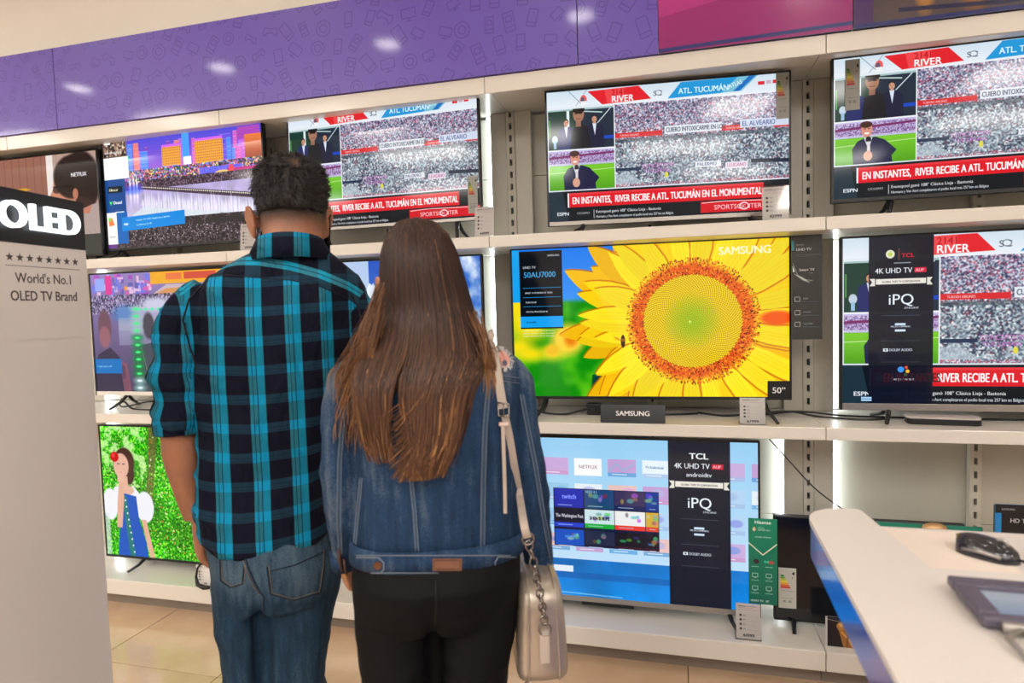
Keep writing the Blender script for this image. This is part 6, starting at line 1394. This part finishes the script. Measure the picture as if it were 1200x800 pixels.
for i in range(3400):
    s0 = rg.uniform(-1, 1); s0 = math.copysign(abs(s0)**.85, s0); lay = rg.uniform(0, 1)
    clump = math.floor(s0*13+.5)/13; cl = rg.uniform(.25, .6)
    # ends: left lock stops short, the right mass curls under lower down
    xr_ = (s0+1)/2
    if s0 < -.36: vend = rg.uniform(425, 500) if rg.random() < .6 else rg.uniform(480, 522)
    elif s0 < -.20: vend = rg.uniform(415, 480)
    else: vend = (535 if rg.random() < .45 else rg.uniform(470, 535))+4*sin(clump*20) if s0 < .85 else rg.uniform(430, 520)
    zend = WL(490, vend).z; zst = zt+.004-.10*rg.random()**2.2 if rg.random() < .7 else zt-.02-.12*rg.random()
    P = []; wob = rg.uniform(0, 6); amp = rg.uniform(.001, .004); b0 = rg.random()
    npt = 16
    for j in range(npt):
        t = j/(npt-1); z = zst+(zend-zst)*t; low = max(0, min(1, (WL(490, 400).z-z)/.2))
        s_ = s0+(clump-s0)*cl*low+rg.gauss(0, .004)
        # gap between the two falls
        if low > 0: s_ = s_+(.16*low*(1 if s0 > -.30 else -.8))*(1-min(1, abs(s0+.30)/.5))
        # rising parting: near the top everything closes in on the crown
        if z > zt-.03: s_ = s_*(.9+.1*(zt-z)/.03)
        s_ = max(-1.04, min(1.04, s_)); y = back_y(max(-1, min(1, s_)), z)-.002-.010*lay*(.3+.7*low)
        x = hx(s_, z)+amp*sin(wob+z*24)*low
        if s0 > -.05 and t > .8: x -= (t-.8)**2*1.0*(.3+b0*1.1); 
        P.append(Vector((x, y-.012*max(0, t-.8)*b0, z)))
    tb = rg.gauss(-.02, .10)+(.28 if rg.random() < .09 else 0)+.06*sin(clump*40)
    add_strand(P, rg.uniform(.0009, .0017), lambda t, p, tb=tb: max(0, min(1, .22+tb+.48*max(0, min(1, (zt-.10-p.z)/.36))**1.3)))
# loose wisps flaring over the left and right shoulder
for i in range(260):
    left = i % 4 != 0
    a = (rg.uniform(440, 452), rg.uniform(330, 380)) if left else (rg.uniform(548, 566), rg.uniform(360, 400))
    if left: e = (rg.uniform(394, 432), rg.uniform(425, 500) if rg.random() < .5 else rg.uniform(425, 445))
    else: e = (rg.uniform(566, 582), rg.uniform(405, 440))
    p0 = WL(*a, -.06); p2 = wom.hit(kb, e[0], e[1], .004) or WL(*e, -.05)
    p1 = (p0*.5+p2*.5)+Vector((rg.uniform(-.004, .008)*(-1 if left else 1), -.022, -.01)); P = catmull([p0, p1, p2, p2+Vector(((-.006 if left else -.004)*rg.random(), -.003, -rg.uniform(.01, .05)))], 5)
    for p in P:
        h = kb.find_nearest(p)
        if h[0] is not None and (p-h[0]).dot(h[1]) < .003 and h[3] < .03: p += h[1]*(.003-(p-h[0]).dot(h[1]))
    tb = rg.uniform(-.12, .2); add_strand(P, rg.uniform(.0004, .0009), lambda t, p, tb=tb: min(1, .5+tb+.25*t))
hm_ = LK.mesh('strand'); set_attr(hm_, 'tone', tones); hm_.materials.append(M['lhair']); hm_.shade_smooth(); o = link('strand', hm_, None, whair); o['kind'] = 'stuff'

# ================= the shoulder bag
M['pewter'] = mat('pewter_leather', rgb(176, 164, 150), .34, metal=.55, vary=(20, .10), bump=(120, .25, .0012), coat=.2)
M['strapm'] = mat('taupe_strap', rgb(186, 172, 158), .45, vary=(30, .05)); M['steel'] = mat('steel_chain', rgb(150, 145, 140), .25, metal=1)
bc = at_d(637, 746, 1.07); hb = radians(20)
bag = empty('shoulder_bag', (bc.x, bc.y, bc.z), hb); tag(bag, 'pewter leather shoulder bag with a chain hanging at the woman’s right hip', 'bag')
W2, H2, D2 = .041, .090, .10     # half width seen from behind, half height, half length away from the viewer
def rr_profile(h, d, r, n=6): return round_poly([(-d, -h, r*.7), (d, -h, r*.7), (d, h, r), (-d, h, r)], r, n)
prof = rr_profile(H2, D2, .045)
def bag_body(w, k, bul):
    vs = []; fs = []; m_ = len(prof); sl = [(-1, .86), (-.92, .95), (-.75, 1.0), (0, 1.0+bul), (.75, 1.0), (.92, .95), (1, .86)]
    for u, sc in sl:
        for (y, z) in prof: vs.append((u*w*(1-.10*(z/H2)), .0+y*sc*k+.10, z*sc*k))
    for i in range(len(sl)-1):
        for j in range(m_): fs.append((i*m_+j, i*m_+(j+1) % m_, (i+1)*m_+(j+1) % m_, (i+1)*m_+j))
    fs += [tuple(range(m_))[::-1], tuple((len(sl)-1)*m_+j for j in range(m_))]; return MB().add(vs, fs)
bo = bag_body(W2, 1, .015).build('pouch', M['pewter'], bag, smooth=radians(50))
for u in (-.62, .62):
    MB().tube([(u*W2*(1-.10*(z/H2)), y*1.008+.10, z*1.008) for y, z in prof]+[(u*W2*(1-.10*(prof[0][1]/H2)), prof[0][0]*1.008+.10, prof[0][1]*1.008)], .0022, n=6, caps=False).build('piping', M['pewter'], bag, smooth=True)
MB().tube([(0, y*1.004+.10, z*1.004) for y, z in prof if z > -.0 ], .003, n=6, flat=.6).build('zip', M['steel'], bag, smooth=True)
MB().box(-.0085, .0095, -.013, .002, -.042, .014, .003).build('tab', M['strapm'], bag)
ringp = Vector((.001, -.013, .020)); MB().torus(ringp, .010, .0018, M=Matrix.Rotation(pi/2, 4, 'X'), n=20).build('ring', M['steel'], bag, smooth=True)
im_ = bag.matrix_basis.copy(); im_ = (Matrix.Translation((bc.x, bc.y, bc.z)) @ Matrix.Rotation(hb, 4, 'Z')).inverted()
def bl(u, v, d): return im_ @ at_d(u, v, d)
top = bl(619, 634, 1.0); dR = (im_ @ (man.m @ Vector((0, 0, 0)))) and None
pA, pB = top, ringp+Vector((0, 0, .010)); nl = 11; lk_ = MB().torus((0, 0, 0), .0062, .0016, n=14, m_=6, sx=1.25).mesh('chain_link'); lk_.materials.append(M['steel']); lk_.shade_smooth()
dv = (pB-pA); 
for i in range(nl):
    t = (i+.5)/nl; p = pA+dv*t+Vector((.003*sin(t*pi), 0, -.004*sin(t*pi))); o = bpy.data.objects.new('chain_link', lk_); C.objects.link(o); o.parent = bag
    q = dv.to_track_quat('X', 'Z').to_matrix().to_4x4() @ Matrix.Rotation(radians(35 if i % 2 else -45), 4, 'X'); o.matrix_local = Matrix.Translation(p) @ q @ Matrix.Diagonal((max(1, dv.length/nl/.0125), 1, 1, 1))
# strap: over the shoulder, down the back of the jacket to the buckle, then to the chain
def onj(u, v, off=.004):
    p = wom.hit(kb, u, v, off); return None if p is None else im_ @ (wom.m @ p)
S1 = [onj(u, v) for u, v in ((573, 402), (577, 412), (580, 430), (584, 455), (588, 478))]; S1 = [p for p in S1 if p is not None]
S2 = [onj(u, v, .005) for u, v in ((589, 486), (594, 510), (600, 545), (606, 580))]; S2 = [p for p in S2 if p is not None]+[bl(614, 614, .985), bl(618, 630, .985)]
side = (im_.to_3x3() @ RT).normalized()
def ribbon(P, w, th=.0016):
    vs = []; fs = []; P = catmull(P, 4); fwv = (im_.to_3x3() @ (-FW)).normalized()
    for i, p in enumerate(P):
        T_ = (P[min(i+1, len(P)-1)]-P[max(i-1, 0)]).normalized(); s_ = T_.cross(fwv).normalized()*w/2; nn = s_.cross(T_).normalized()*th/2
        vs += [p-s_-nn, p+s_-nn, p+s_+nn, p-s_+nn]
    for i in range(len(P)-1):
        for k in range(4): a = i*4+k; b = i*4+(k+1) % 4; fs.append((a, b, b+4, a+4))
    fs += [(0, 1, 2, 3)[::-1], tuple(4*(len(P)-1)+k for k in range(4))]; return MB().add(vs, fs)
if len(S1) > 2: 
    over = [S1[0]+(im_.to_3x3() @ Vector((-.01, .06, .012))), S1[0]+(im_.to_3x3() @ Vector((-.004, .025, .012)))]
    ribbon(over+S1, .0145).build('strap', M['strapm'], bag, smooth=radians(40))
    ribbon(S2, .0125).build('strap', M['strapm'], bag, smooth=radians(40))
    bp = S1[-1]; e1 = (im_.to_3x3() @ Vector((0, 0, 1))); M3 = Matrix.Translation(bp+(im_.to_3x3() @ -FW)*.003) @ (im_.to_3x3() @ Matrix((RT, UP, -FW)).transposed()).to_4x4()
    MB().tube([M3 @ Vector(q) for q in ((-.009, .010, 0), (.009, .008, 0), (.010, -.014, 0), (-.008, -.012, 0), (-.009, .010, 0))], .0016, n=6).tube([M3 @ Vector(q) for q in ((0, .009, .001), (.001, -.012, .002))], .0012, n=6).build('buckle', M['steel'], bag, smooth=True)
    kp = onj(587, 496, .007)
    if kp: MB().box(-.008, .008, -.003, .003, -.004, .004, .001, M=Matrix.Translation(kp) @ M3.to_3x3().to_4x4()).build('keeper', mat('pale_keeper', rgb(214, 190, 180), .5), bag)
    S3 = [onj(u, v, .007) for u, v in ((586, 498), (587, 530), (588, 565), (589, 600))]; S3 = [p for p in S3 if p is not None]
    if len(S3) > 2: ribbon(S3, .006, .002).build('strap_end', M['strapm'], bag, smooth=radians(40))
MB().torus(top+Vector((0, 0, .004)), .0095, .0018, M=Matrix.Rotation(pi/2, 4, 'X'), n=18).build('ring', M['steel'], bag, smooth=True)
